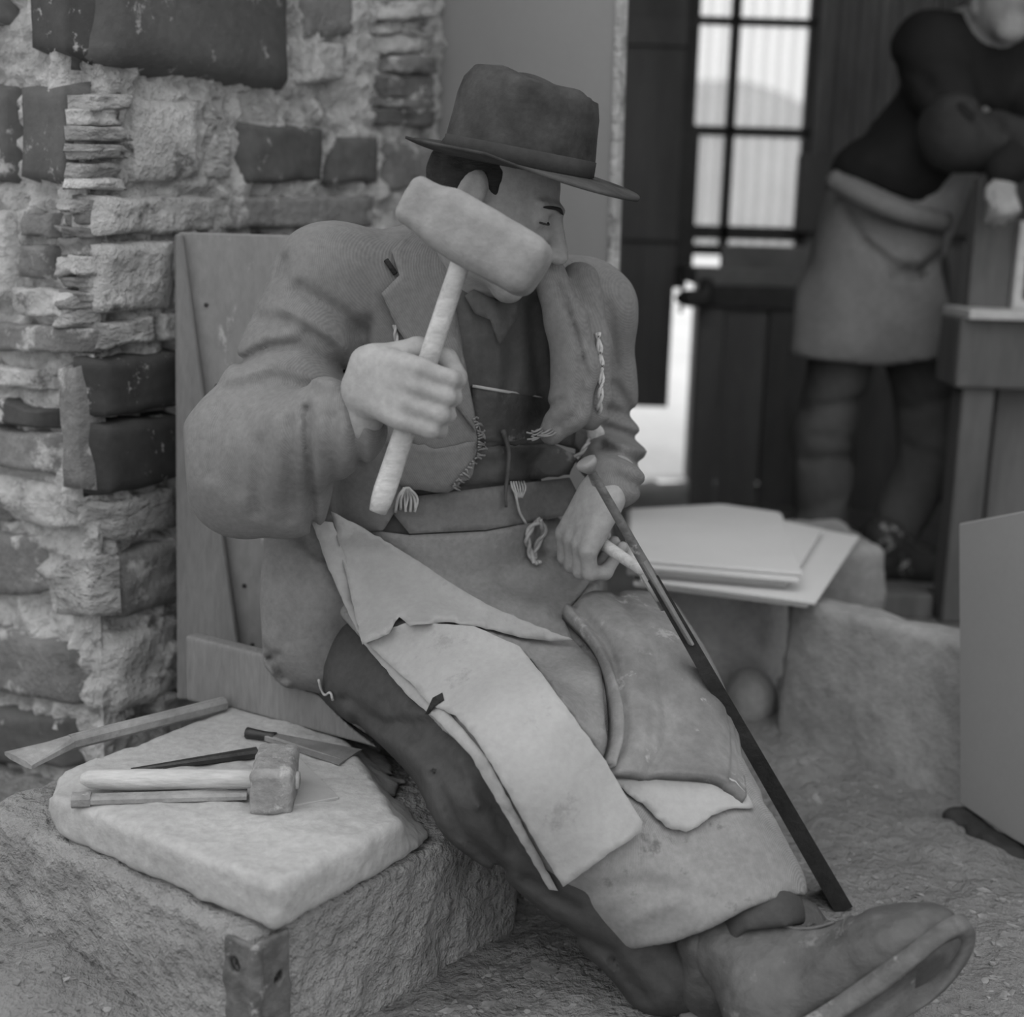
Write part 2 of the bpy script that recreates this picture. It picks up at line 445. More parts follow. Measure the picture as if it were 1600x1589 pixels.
mat('yard', .75, .12, 2, .95, .3, 20)
mat('hill', .36, .2, .3, 1, 0, 5)
mat('roof', .08, .2, 3, .9, 0, 20)
mat('light_wood', .55, .15, 5, .8, .1, 40)
g = bpy.data.materials.new('ribbed_glass'); g.use_nodes = True; MATS['ribbed_glass'] = g
gn, gl = g.node_tree.nodes, g.node_tree.links; gn.clear()
gt = gn.new('ShaderNodeBsdfTransparent'); gt.inputs[0].default_value = (.92, .92, .92, 1)
gd = gn.new('ShaderNodeBsdfTranslucent'); gd.inputs[0].default_value = (.85, .85, .85, 1)
gg = gn.new('ShaderNodeBsdfGlossy'); gg.inputs['Roughness'].default_value = .2
gm = gn.new('ShaderNodeMixShader'); gm.inputs[0].default_value = .18
gm2 = gn.new('ShaderNodeMixShader'); gm2.inputs[0].default_value = .04; go = gn.new('ShaderNodeOutputMaterial')
gtc = gn.new('ShaderNodeTexCoord'); gw = gn.new('ShaderNodeTexWave'); gw.inputs['Scale'].default_value = 5.7; gw.inputs['Distortion'].default_value = .6; gr = gn.new('ShaderNodeValToRGB')
gr.color_ramp.elements[0].color = (.87, .87, .87, 1); gr.color_ramp.elements[1].color = (1, 1, 1, 1)
gl.new(gtc.outputs['Object'], gw.inputs['Vector']); gl.new(gw.outputs[0], gr.inputs[0]); gl.new(gr.outputs[0], gt.inputs[0])   # glass thinner between the ribs
gl.new(gt.outputs[0], gm.inputs[1]); gl.new(gd.outputs[0], gm.inputs[2]); gl.new(gm.outputs[0], gm2.inputs[1]); gl.new(gg.outputs[0], gm2.inputs[2]); gl.new(gm2.outputs[0], go.inputs[0])

# ------------------------------------------------------------------ floor
def ground_z(x, y):
    z = .014 * fbm(x * 3.1, y * 3.1, 0 * x + .3, 11, 3) + .0075 * fbm(x * 21, y * 21, 0 * x, 14, 3)
    # heap of slate waste against the standing stone slab on the right
    z = z + .05 * np.exp(-(((x - .62) / .35) ** 2 + ((y - 2.75) / .3) ** 2))
    # dust banked up against the stone base on the left
    z = z + .05 * np.exp(-(((x + .62) / .16) ** 2 + ((y - 1.62) / .16) ** 2))
    return z
xs = np.concatenate([np.arange(-2.4, -1.0, .08), np.arange(-1.0, 1.4, .0125), np.arange(1.4, 3.6, .08)])
ys = np.concatenate([np.arange(-1.2, 1.2, .1), np.arange(1.2, 3.2, .0125), np.arange(3.2, 5.61, .06)])
gx, gy = np.meshgrid(xs, ys); gz = ground_z(gx, gy)
n0 = len(xs); idx = np.arange(len(xs) * len(ys)).reshape(len(ys), n0)
Q = np.stack([idx[:-1, :-1], idx[:-1, 1:], idx[1:, 1:], idx[1:, :-1]], -1).reshape(-1, 4)
fl = obj('floor', np.stack([gx, gy, gz], -1).reshape(-1, 3), Q, 'ground')
tag(fl, 'dusty earth floor of the workshop strewn with slate waste', None, kind='structure')

# ------------------------------------------------------------------ left wall: a masonry pier, corner towards the room
WC = at(138, 450, 2.2)[:2]; WC = np.array([WC[0], WC[1], 0.0])
rd = np.array([math.sin(math.radians(27)), math.cos(math.radians(27)), 0]); rn = np.array([rd[1], -rd[0], 0])
ld = np.array([-math.sin(math.radians(52)), math.cos(math.radians(52)), 0]); ln = np.array([ld[1], -ld[0], 0]) * -1; WLN = ln
def wall_core(d, n, L, seed):
    us = np.arange(0, L + .001, .008); zs = np.arange(-.05, 2.0, .009)
    U, Z = np.meshgrid(us, zs); off = -.010 + .013 * fbm(U * 13, Z * 15, U * 0 + seed, seed, 4) + .011 * fbm(U * 40, Z * 50, U * 0, seed, 3)
    crn = -.026 + .014 * fbm(U * 0, Z * 15, U * 0 + 2.5, 33, 4); off = np.where(U < .03, off * U / .03, off)
    off = off + 0 * crn
    cn = nrm(rn + ln); P = WC + U[..., None] * d + off[..., None] * n + (crn * np.clip(1 - U / .05, 0, 1))[..., None] * cn; P[..., 2] = Z
    i = np.arange(U.size).reshape(U.shape)
    q = np.stack([i[:-1, :-1], i[:-1, 1:], i[1:, 1:], i[1:, :-1]], -1).reshape(-1, 4)
    return P.reshape(-1, 3), q
va, qa = wall_core(rd, rn, 1.25, 21); vb, qb = wall_core(ld, ln, 1.3, 22)
back = np.array([WC + rd * 1.25, WC + rd * 1.25 - rn * .4, WC + rd * 1.25 + [0, 0, 2.0], WC + rd * 1.25 - rn * .4 + [0, 0, 2.0]])
vv = np.vstack([va, vb, back]); k = len(va) + len(vb)
qq = np.vstack([qa, qb[:, ::-1] + len(va), [[k, k + 1, k + 3, k + 2]]])
wall = obj('wall_left', vv, qq, 'mortar'); tag(wall, 'rough masonry pier of dark dressed blocks in crumbling mortar', None, kind='structure')

def stone(quad, side, m, proud=.016, rough=.005, seed=0, n=14, name='stone_block', fr=16):
    d, nn = (rd, rn) if side == 'r' else (ld, ln)
    c = np.array([onplane(*p, WC, nn) for p in quad])          # tl tr br bl
    u, v = np.meshgrid(np.linspace(0, 1, n), np.linspace(0, 1, n))
    P = ((1 - u) * (1 - v))[..., None] * c[0] + (u * (1 - v))[..., None] * c[1] + (u * v)[..., None] * c[2] + ((1 - u) * v)[..., None] * c[3]
    e = np.minimum(np.minimum(u, 1 - u), np.minimum(v, 1 - v)) * (n - 1)
    off = np.where(e < .5, -.03, np.where(e < 1.5, proud * .72, proud))
    s = (P - WC) @ d; z = P[..., 2]
    off = off + np.where(e < .5, 0, rough * fbm(s * fr, z * fr * 1.6, s * 0 + seed, seed, 4))
    wob = .004 * noise3(s * 25, z * 25, s * 0 + seed, 5)
    P = P + off[..., None] * nn + (wob[..., None] * d) + np.array([0, 0, 1]) * (.004 * noise3(s * 25, z * 25, s * 0 + seed, 6))[..., None]
    pull = (e < .5)[..., None]; ctr = P.mean((0, 1))
    P = np.where((e >= .5) & (e < 1.5), 1, 0)[..., None] * ((P - ctr) * 1.035 + ctr) * 1 + np.where((e >= .5) & (e < 1.5), 0, 1)[..., None] * P
    i = np.arange(n * n).reshape(n, n)
    q = np.stack([i[:-1, :-1], i[1:, :-1], i[1:, 1:], i[:-1, 1:]], -1).reshape(-1, 4)
    o = obj(name, P.reshape(-1, 3), q if side == 'r' else q, m, wall); 
    return o
S = [
 # right face of the pier
 ([(128, -170), (455, -160), (456, 148), (132, 106)], 'r', 'stone_dark', .02, .002),
 ([(466, -120), (556, -110), (548, 60), (470, 70)], 'r', 'stone_mid', .01, .006),
 ([(462, 62), (545, 66), (530, 128), (468, 132)], 'r', 'stone_light', .008, .007),
 ([(198, 152), (304, 148), (306, 284), (196, 292)], 'r', 'stone_light', .014, .007),
 ([(316, 160), (362, 176), (356, 284), (318, 286)], 'r', 'stone_rough', .008, .012),
 ([(372, 188), (505, 196), (503, 288), (378, 290)], 'r', 'stone_dark', .012, .004),
 ([(510, 208), (592, 212), (590, 288), (508, 289)], 'r', 'stone_dark', .012, .004),
 ([(600, 220), (682, 225), (680, 300), (600, 300)], 'r', 'stone_mid', .01, .006),
 ([(136, 304), (340, 306), (338, 362), (136, 372)], 'r', 'stone_light', .016, .005),
 ([(346, 306), (590, 302), (588, 358), (344, 361)], 'r', 'stone_mid', .014, .004),
 ([(142, 378), (268, 372), (270, 486), (146, 494)], 'r', 'stone_light', .018, .006),
 ([(152, 502), (240, 492), (242, 532), (154, 546)], 'r', 'stone_rough', .016, .004),
 ([(246, 490), (274, 486), (276, 532), (247, 535)], 'r', 'stone_light', .014, .008),
 ([(138, 560), (276, 542), (277, 636), (142, 656)], 'r', 'stone_black', .024, .0015),
 ([(142, 658), (277, 638), (278, 748), (150, 780)], 'r', 'stone_black', .024, .0015),
 ([(152, 786), (277, 756), (279, 822), (176, 850)], 'r', 'stone_rough', .012, .006),
 ([(170, 868), (280, 832), (282, 936), (178, 974)], 'r', 'stone_mid', .016, .006),
 ([(170, 990), (282, 948), (282, 1090), (178, 1120)], 'r', 'stone_light', .012, .01),
 ([(290, 365), (560, 362), (560, 560), (290, 560)], 'r', 'stone_mid', .0, .006),
 # left face, going back
 ([(42, -120), (122, -130), (118, 100), (58, 88)], 'l', 'stone_black', .012, .003),
 ([(-70, -110), (2, -115), (16, 46), (-70, 40)], 'l', 'stone_dark', .012, .004),
 ([(38, 132), (116, 128), (117, 294), (40, 286)], 'l', 'stone_dark', .014, .003),
 ([(-80, 126), (24, 130), (24, 290), (-80, 285)], 'l', 'stone_dark', .012, .003),
 ([(40, 330), (92, 332), (90, 372), (38, 370)], 'l', 'stone_mid', .012, .006),
 ([(36, 380), (86, 382), (84, 440), (34, 436)], 'l', 'stone_mid', .012, .008),
 ([(30, 446), (130, 452), (130, 498), (30, 492)], 'l', 'stone_light', .012, .01),
 ([(-80, 320), (26, 326), (24, 480), (-80, 470)], 'l', 'stone_light', .01, .012),
 ([(-80, 496), (138, 510), (132, 552), (-80, 548)], 'l', 'stone_mid', .02, .004),
 ([(-80, 564), (86, 578), (86, 612), (-80, 596)], 'l', 'stone_light', .014, .006),
 ([(-80, 604), (96, 640), (92, 672), (-80, 650)], 'l', 'stone_black', .022, .002),
 ([(-80, 656), (102, 678), (106, 746), (-80, 716)], 'l', 'stone_mid', .018, .004),
 ([(-80, 730), (110, 756), (120, 830), (-80, 810)], 'l', 'stone_light', .008, .014),
 ([(-80, 826), (58, 832), (78, 930), (-80, 936)], 'l', 'stone_mid', .014, .006),
 ([(92, 872), (160, 866), (166, 968), (94, 960)], 'l', 'stone_rough', .02, .008),
 ([(-80, 950), (132, 1012), (140, 1104), (-80, 1076)], 'l', 'stone_mid', .016, .005),
 ([(-80, 1090), (120, 1120), (120, 1200), (-80, 1190)], 'l', 'stone_dark', .014, .006),
]
for i, a in enumerate(S): stone(*a, seed=40 + i)
# block end that turns the corner (dark block with pale mortared arris)
stone([(100, 560), (136, 562), (146, 776), (112, 772)], 'l', 'stone_mid', .02, .003, 90)
# flaking layered edges: thin broken plates one over the other
fr_ = random.Random(5)
def flakes(x0, x1, y0, y1, side, mats, jl, jr, hmin, hmax, seed):
    y = y0; i = 0
    while y < y1:
        h = fr_.uniform(hmin, hmax); t = fr_.uniform(-5, 5)
        stone([(x0 + fr_.uniform(-jl, jl), y), (x1 + fr_.uniform(-jr, jr), y + t), (x1 + fr_.uniform(-jr, jr), y + t + h), (x0 + fr_.uniform(-jl, jl), y + h)], side, fr_.choice(mats), fr_.uniform(.004, .024), .009, seed + i, 11, 'stone_flake', 26)
        y += h - 2; i += 1
flakes(124, 190, 146, 292, 'r', ('stone_rough', 'stone_light', 'stone_rough'), 3, 14, 14, 34, 120)
flakes(96, 134, 310, 500, 'l', ('stone_rough', 'stone_mid', 'stone_light'), 14, 2, 14, 36, 140)
flakes(585, 680, -70, 190, 'r', ('stone_rough', 'stone_dark', 'stone_light', 'stone_mid'), 18, 5, 16, 40, 160)
flakes(232, 276, 958, 1090, 'r', ('stone_light', 'stone_rough'), 14, 3, 26, 50, 190)

# ------------------------------------------------------------------ back wall, window, door, yard
BY = 5.6
# wall pieces around the openings
def wallbox(name, x0, x1, z0, z1, m, y0=BY, y1=BY + .15):
    o = box(name, ((x0 + x1) / 2, (y0 + y1) / 2, (z0 + z1) / 2), ((x1 - x0) / 2, (y1 - y0) / 2, (z1 - z0) / 2), m, bev=0); return o
WX0, WX1 = at(1074, 250, BY)[0], at(1262, 250, BY)[0]
WZ0, WZ1 = at(1160, 380, BY)[2], 2.25
DX0 = at(962, 600, BY)[0] - .35
tag(wallbox('wall_back', -2.4, DX0, 0, 2.9, 'door_wood'), 'dark timber back wall of the workshop', None, kind='structure')
lint = wallbox('trim_1', DX0, WX1, WZ1, 2.9, 'door_wood'); tag(lint, 'dark timber lintel above the bright window', None, kind='structure')
under = wallbox('wall_under_window', at(1088, 500, BY)[0], WX1 + .05, 0, WZ0 - .1, 'door_wood'); tag(under, 'dark boarding below the bright window', None, kind='structure')
# corrugated iron sheeting right of the window
xs_ = np.arange(WX1, 3.7, .012); zz = np.array([0.0, 2.9]); cw = .022 * np.sin(xs_ * 2 * math.pi / .078)
v = [(x, BY - .02 + c, z) for z in zz for x, c in zip(xs_, cw)]; n = len(xs_)
v += [(x, BY + .02 + c, z) for z in zz for x, c in zip(xs_, cw)]
q = [(i, i + 1, n + i + 1, n + i) for i in range(n - 1)] + [(2 * n + i, 3 * n + i, 3 * n + i + 1, 2 * n + i + 1) for i in range(n - 1)]
cor = obj('wall_corrugated', v, q, 'corrugated'); tag(cor, 'dark corrugated iron wall beside the bright window', None, kind='structure')
box('rail', (WX1 + .45, BY - .07, at(1330, 305, BY)[2]), (.5, .03, .15), 'bench_wood', cor, bev=.01)
# window: frame bars and ribbed panes
win = empty('window_1', ((WX0 + WX1) / 2, BY, WZ0)); tag(win, 'bright barred window with ribbed glass panes', None, kind='structure')
def bar(name, a, b, wx, wz):
    a, b = np.array(a), np.array(b); box(name, (a + b) / 2, (abs(b[0] - a[0]) / 2 + wx, .025, abs(b[2] - a[2]) / 2 + wz), 'frame_paint', win, bev=.004)
mx_ = at(1140, 200, BY)[0]
zr = [at(1165, 34, BY)[2], at(1165, 206, BY)[2], at(1160, 364, BY)[2]]
for nm, x in (('frame_stile', WX0 - .01), ('glazing_bar', mx_), ('frame_stile', WX1 + .0)):
    bar(nm, (x, BY, WZ0 - .05), (x, BY, WZ1 + .02), .018 if nm == 'glazing_bar' else .03, 0)
for z, w in zip(zr, (.014, .018, .026)): bar('frame_rail', (WX0, BY, z), (WX1, BY, z), 0, w)
bar('frame_rail', (WX0, BY, WZ0 - .03), (WX1, BY, WZ0 - .03), 0, .02)
zlim = [WZ1] + zr + [WZ0 - .03]
for i in range(4):
    for x0, x1 in ((WX0, mx_), (mx_, WX1)):
        if i == 3 and x0 == WX0: pass
        xx = np.arange(x0, x1, .008); c = .006 * np.sin(xx * 2 * math.pi / .055); n = len(xx)
        v = [(x, BY + .01 + d, z) for z in (zlim[i + 1], zlim[i]) for x, d in zip(xx, c)] + [(x, BY + .014 + d, z) for z in (zlim[i + 1], zlim[i]) for x, d in zip(xx, c)]
        q = [(a, a + 1, n + a + 1, n + a) for a in range(n - 1)] + [(2 * n + a, 3 * n + a, 3 * n + a + 1, 2 * n + a + 1) for a in range(n - 1)]
        obj('pane', v, q, 'ribbed_glass', win)
# plank door leaf hanging left of the window
door = empty('door_1', (at(1000, 600, BY)[0], BY - .1, .2)); tag(door, 'dark plank door hung beside the bright doorway', None, kind='structure')
dx1 = at(1044, 600, BY - .1)[0]; dz0 = at(1000, 634, BY - .1)[2]
pw = .13; x = dx1
while x > DX0 - .1:
    box('plank', (x - pw / 2, BY - .1, (dz0 + 2.6) / 2), (pw / 2, .02, (2.6 - dz0) / 2), 'door_wood', door, bev=.003); x -= pw
for z in (at(1000, 355, BY)[2], 1.75): box('ledge', ((dx1 + DX0) / 2, BY - .135, z), ((dx1 - DX0) / 2, .015, .05), 'door_wood', door, bev=.003)
# jamb between door and window
jb = box('trim_2', (at(1062, 300, BY)[0], BY - .03, 1.72), (.035, .05, .93), 'frame_paint', bev=.005); tag(jb, 'dark upright jamb between plank door and window', None, kind='structure')
hb = box('trim_3', (at(1062, 300, BY)[0], BY - .05, at(1062, 310, BY)[2]), (.055, .06, .27), 'frame_paint', bev=.01); tag(hb, 'thick dark lock block on the door jamb', None, kind='structure')
yard = obj('ground_outside', [(-8, BY, -.0), (14, BY, -.0), (14, 40, .4), (-8, 40, .4)], [(0, 1, 2, 3)], 'yard'); tag(yard, 'pale sunlit yard outside the doorway', None, kind='structure')
hx = np.linspace(-40, 60, 60); hz = 5.2 + 2.2 * np.exp(-((hx - 9.5) / 5.0) ** 2) + .8 * np.sin(hx * .23 + 1)
v = [(x, 46 + .02 * (x - 10) ** 2, -2) for x in hx] + [(x, 60 + .02 * (x - 10) ** 2, z) for x, z in zip(hx, hz)]
hill = obj('hillside', v, [(i, i + 1, 61 + i, 60 + i) for i in range(59)], 'hill'); tag(hill, 'pale hazy hillside seen through the window', None, kind='structure')
# unseen roof and side walls, added to darken the back of the shed
rf = wallbox('shade_roof', -2.4, 3.6, 2.85, 2.95, 'roof', 2.75, BY + .3); tag(rf, 'unseen dark roof added to shade the back of the workshop', None, kind='structure')
rw = box('shade_wall_right', (3.5, 3.6, 1.45), (.05, 2.1, 1.45), 'roof', bev=0); tag(rw, 'unseen dark right-hand wall added to shade the workshop', None, kind='structure')
lw = box('shade_wall_left', (-1.9, 4.2, 1.45), (.05, 1.5, 1.45), 'roof', bev=0); tag(lw, 'unseen dark left-hand wall behind the masonry pier, added to shade the workshop', None, kind='structure')

# tall slate panel standing behind the seated man
p0 = at(676, 300, 3.24); p1 = at(966, 300, 2.98); ex = nrm([p1[0] - p0[0], p1[1] - p0[1], 0])
tp = box('upright_slab', (p0 + p1) / 2 * [1, 1, 0] + [0, 0, 1.05] - np.cross([0, 0, 1], ex) * -.0, (np.linalg.norm((p1 - p0)[:2]) / 2, .022, 1.05), 'slab_face', R=frame(ex, (-.045, .0, 1)), bev=.004)
Ru = frame(ex, (-.045, .0, 1)); box('pale_edge', (p0 + p1) / 2 * [1, 1, 0] + [0, 0, 1.05] + Ru[:, 0] * (np.linalg.norm((p1 - p0)[:2]) / 2 + .001) - Ru[:, 1] * .012, (.008, .016, 1.04), 'stone_light', tp, Ru, .004)['label'] = 'pale edge strip'  # strip paler than the slab face, along its right edge
tag(tp, 'tall smooth grey slate slab standing upright behind the hat', 'slab')
# ------------------------------------------------------------------ stone base and lid at the left, used as a tool bench
FC = np.array([-.266, 1.495, 0]); A_ = nrm([-.825, .565, 0]); B_ = nrm([.565, .825, 0])
def pab(a, b, z): return FC + A_ * a + B_ * b + np.array([0, 0, z])
RAB = np.stack([B_, A_, np.array([0, 0, 1.0])], 1)
f = Field(pab(.28, .24, .1) - [.55, .55, .16], pab(.28, .24, .1) + [.55, .55, .2], .007)
f.box(pab(.268, .232, .07), (.265, .285, .114), RAB @ Rz(-.05), .014)
f.noise(.006, 9, 3, 4); f.noise(.005, 40, 8, 3)
ic = pab(-.010, -.044, 0)
for a, z in ((.03, .145), (.03, .045)): f.cap(ic + A_ * a + [0, 0, z] - B_ * .02, ic + A_ * a + [0, 0, z] + B_ * .045, .012, k=.002, sub=True)
for a, z in ((.034, .125), (.034, .03)): f.cap(ic + B_ * a + [0, 0, z] - A_ * .02, ic + B_ * a + [0, 0, z] + A_ * .045, .012, k=.002, sub=True)
ba = f.obj('plinth_stone', 'block_stone'); tag(ba, 'low rough stone block with an iron-shod corner, under the dusty slab', 'stone block')
f = Field(pab(.25, .23, .2) - [.5, .5, .06], pab(.25, .23, .2) + [.5, .5, .1], .005)
f.box(pab(.225, .225, .216), (.24, .24, .028), RAB, .010)
f.cap(pab(.50, -.05, .15), pab(.50, -.05, .35), .09, sub=True, k=.04)
f.cap(pab(.26, .52, .33), pab(-.12, .28, .27), .125, .115, .01, True)
f.noise(.006, 9, 5, 4); f.noise(.0022, 60, 9, 2)
li = f.obj('dusty_stone_slab', 'block_dust'); tag(li, 'thick dust-covered stone slab with tools lying on it', 'stone slab')
LZ = .242
# iron angle on the base corner
f = Field(ic - [.1, .1, .06], ic + [.1, .1, .24], .0025)
f.box(ic + A_ * .020 + [0, 0, .085], (.005, .029, .095), RAB, .003); f.box(ic + B_ * .024 + [0, 0, .085], (.032, .005, .095), RAB, .003)
for a, z in ((.03, .145), (.03, .045)): f.cap(ic + A_ * a + [0, 0, z] - B_ * .03, ic + A_ * a + [0, 0, z] + B_ * .03, .008, k=.002, sub=True)
for a, z in ((.034, .125), (.034, .03)): f.cap(ic + B_ * a + [0, 0, z] - A_ * .03, ic + B_ * a + [0, 0, z] + A_ * .03, .008, k=.002, sub=True)
f.noise(.002, 40, 3)
an = f.obj('angle_bracket', 'iron', ba); an['label'] = 'rusty iron angle with bolt holes'

# ------------------------------------------------------------------ seat of the splitter: back board, cleat, side board, seat stone
b0 = at(281, 1088, 2.27); bt = at(277, 362, 2.33)
sb = empty('backboard', (b0 + [.3, .0, 0]) * [1, 1, 0] + [0, 0, .2]); tag(sb, 'tall grey backboard of the seat, against the masonry pier', 'backboard')
up_ = nrm(bt - b0); ex = np.array([1, .02, 0]); hh = np.linalg.norm(bt - b0)
Rb = frame(ex, up_)
box('panel', b0 + ex * .22 + up_ * (hh / 2) + Rb[:, 1] * .012, (.22, .012, hh / 2), 'board', sb, Rb, .003)
r_ = [b0, b0 + ex * .118, b0 + ex * .012 + up_ * (hh - .005), b0 + up_ * (hh - .005)]
prism('cleat', r_, Rb[:, 1] * -.022, 'board_dark', sb, .003)
for t in (.12, .25, .4, .52, .68, .85):
    c = b0 + ex * (.118 - .106 * t + .02) + up_ * hh * t; tube('nail_head', [c - Rb[:, 1] * -.002, c - Rb[:, 1] * .003], .0035, 'iron_dark', sb, 8)
q0 = atz(286, 1092, LZ - .0); q1 = atz(520, 1157, LZ)
ex2 = nrm((q1 - q0) * [1, 1, 0]); Rs = frame(ex2, (0, 0, 1)); Ls = np.linalg.norm(q1 - q0)
sd_ = box('side_board', q0 + ex2 * (Ls / 2 + .05) + Rs[:, 1] * .02 + [0, 0, .05], (Ls / 2 + .05, .014, .055), 'board_dark', sb, Rs, .004)
f = Field((-.5, 1.75, -.05), (.3, 2.4, .3), .008)
f.box(pab(.155, .617, .105), (.083, .175, .135), RAB, .025); f.noise(.008, 9, 31, 4)
so = f.obj('seat_stone', 'block_stone'); tag(so, 'rough block of stone the splitter sits on, in front of the backboard', 'stone seat')

# ------------------------------------------------------------------ tools on the lid
h0 = atz(430, 1218, LZ + .03); ha = nrm(atz(417, 1262, LZ + .028) - atz(439, 1182, LZ + .028)); hx_ = nrm(atz(96, 1222, LZ + .02) - atz(392, 1230, LZ + .025))
hm = empty('club_hammer', h0 - [0, 0, .03]); tag(hm, 'short club hammer with a heavy dusty iron head and pale wooden handle', 'hammer')
f = Field(h0 - [.09, .09, .06], h0 + [.09, .09, .06], .002); Rh = np.stack([ha, np.cross([0, 0, 1], ha), [0, 0, 1.0]], 1)
f.box(h0, (.054, .028, .03), Rh, .009); f.box(h0, (.048, .0255, .0335), Rh, .006, k=.004)
f.noise(.0015, 60, 3)
f.obj('head', 'hammer_iron', hm)
hp = [h0 - hx_ * .032, h0 + hx_ * .03, h0 + hx_ * .10 + [0, 0, -.002], h0 + hx_ * .20 + [0, 0, -.006], h0 + hx_ * .262 + [0, 0, -.006]]
tube('handle', spline(hp, 24), np.interp(np.linspace(0, 1, 24), [0, .3, .7, .95, 1], [.012, .0125, .0145, .013, .007]), 'wood_handle', hm, 12)
def barv(a, b, w, t, wb=None, tb=None):
    """flat tapered bar from a to b lying on a horizontal surface"""
    d = nrm(np.asarray(b) - a); s = nrm(np.cross(d, (0, 0, 1))); u = np.cross(s, d); wb = wb or w; tb = tb or t; v = []
    for p, ww, tt in ((a, w, t), (b, wb, tb)):
        for i, j in ((-1, -.5), (-.55, -1), (.55, -1), (1, -.5), (1, .5), (.55, 1), (-.55, 1), (-1, .5)): v.append(np.asarray(p) + s * i * ww + u * j * tt)
    fs = [(i, (i + 1) % 8, 8 + (i + 1) % 8, 8 + i) for i in range(8)] + [tuple(range(7, -1, -1)), tuple(range(8, 16))]
    return v, fs
def bars(name, segs, m, parent):
    V, Fs = [], []
    for s in segs:
        v, fs = barv(*s); k = len(V); V += v; Fs += [tuple(i + k for i in q) for q in fs]
    o = obj(name, V, Fs, m, parent, smooth=False); fix_normals(o); return o
# long chisel resting along the back of the lid
c0, c1, c2, c3 = atz(28, 1188, .252), atz(72, 1174, .255), atz(110, 1160, .256), atz(350, 1100, .256)
lc = empty('long_chisel', c1 - [0, 0, .01]); tag(lc, 'long iron chisel with a flared blade, lying at the back of the dusty slab', 'chisel')
bars('shaft', [(c2, c3, .011, .010)], 'iron_rust', lc); bars('blade', [(c0, c2, .036, .005, .012, .009)], 'iron_rust', lc)
bars('ridge', [(c2 + [0, 0, .008], c3 + [0, 0, .008], .003, .004)], 'iron_rust', lc)
# slate chisel with broad triangular blade under the hammer
d0 = atz(118, 1250, LZ + .009); d1 = atz(386, 1241, LZ + .009)
tc_ = empty('flat_chisel', d0); tag(tc_, 'flat iron chisel lying under the handle of the club hammer', 'chisel')
bars('shaft', [(d0 + (d1 - d0) * .06, d1, .010, .006, .013, .005)], 'iron_rust', tc_)
bars('struck_end', [(d0 - (d1 - d0) * .02, d0 + (d1 - d0) * .09, .011, .009)], 'hammer_iron', tc_)
tp_ = [atz(437, 1166, LZ + .006), atz(452, 1168, LZ + .006), atz(530, 1246, LZ + .006), atz(460, 1259, LZ + .006), atz(400, 1250, LZ + .006)]
tri = prism('slate_flake', [p - np.array([0, 0, .004]) for p in tp_], (0, 0, .005), 'slate', bev=.001); tag(tri, 'thin triangular flake of slate under the head of the club hammer', 'slate')
e0 = atz(205, 1204, LZ + .004); e1 = atz(402, 1176, LZ + .009)
bw = bars('wedge_bar', [(e0, e1, .004, .003, .011, .007)], 'iron_dark', None); tag(bw, 'dark tapering iron wedge pointing to the head of the club hammer', 'wedge')
g0, g1, g2 = atz(386, 1145, LZ + .012), atz(430, 1154, LZ + .01), atz(548, 1183, LZ + .005)
bc = empty('broad_chisel', g1 - [0, 0, .01]); tag(bc, 'broad thin steel chisel with a fan-shaped blade beside the side board', 'chisel')
tube('shank', spline([g0, g1 + [0, 0, .002]], 6), [.009, .008, .0075, .007, .007, .008], 'iron_dark', bc, 10)
bars('blade', [(g1 - (g2 - g1) * .1, g2, .009, .006, .032, .0018)], 'steel', bc)

# ------------------------------------------------------------------ stack of finished slates and the stones on the right
def slate_piece(name, pts, z, th, m='slate_top', bev=.0015):
    return prism(name, [np.array([*atz(x, y, z)[:2], z]) for x, y in pts], (0, 0, -th), m, bev=bev)
zt = .36; sl = []
tops = [[(1128, 787), (1218, 800), (1254, 894), (985, 872), (985, 795)],
        [(1120, 792), (1222, 803), (1248, 905), (980, 882), (980, 798)],
        [(1135, 794), (1285, 826), (1236, 906), (985, 888), (985, 800)],
        [(1130, 797), (1278, 830), (1228, 912), (980, 892), (985, 805)],
        [(1150, 800), (1342, 838), (1274, 940), (1000, 905), (1000, 812)],
        [(1140, 806), (1336, 846), (1262, 944), (990, 910), (1000, 818)]]
lab = ['pale roofing slate at the top of the stack on the stones', 'pale roofing slate second from the top of the stack', 'pale roofing slate with a chamfered corner, third from the top of the stack',
       'pale roofing slate in the middle of the stack, fourth from the top', 'wide pale roofing slate jutting out of the lower stack', 'lowest pale roofing slate of the stack, on the rough stones']
z = zt
for t, lb in zip(tops, lab):
    tag(slate_piece('roofing_slate', t, z, .008), lb, 'slate', 'stack of roofing slates'); z -= .0095
def rock(name, c, half, rot, m, label, cat, rad=.03, amp=.012, h=.009, seed=1, tilt=None, fine=.003):
    c = np.array(c, float); p = np.linalg.norm(half) + .04; f = Field(c - p, c + p, h); R = Rz(rot) if tilt is None else Rz(rot) @ tilt
    f.box(c, half, R, rad); f.noise(amp, 8, seed, 3); f.noise(fine, 40, seed + 3, 2)
    o = f.obj(name, m); tag(o, label, cat); return o
c = atz(1125, 985, .17); rock('rubble_stone', (c[0] + .0, c[1] + .10, .14), (.15, .11, .165), -.25, 'block_dust', 'pale rough stone carrying the stack of slates', 'stone', seed=3)
c = atz(1290, 930, .2); rock('rubble_stone', (c[0] + .02, c[1] + .22, .14), (.12, .16, .163), .2, 'stone_grey', 'small grey stone propping the jutting end of the slate stack', 'stone', seed=5)
c = atz(1170, 1088, .05); f = Field(c - .2, c + .2, .006); f.ell(c + [.0, -.03, -.005], (.055, .07, .075)); f.noise(.006, 12, 4)
tag(f.obj('cobble', 'stone_grey'), 'rounded cobble on the floor below the slate stack', 'stone')
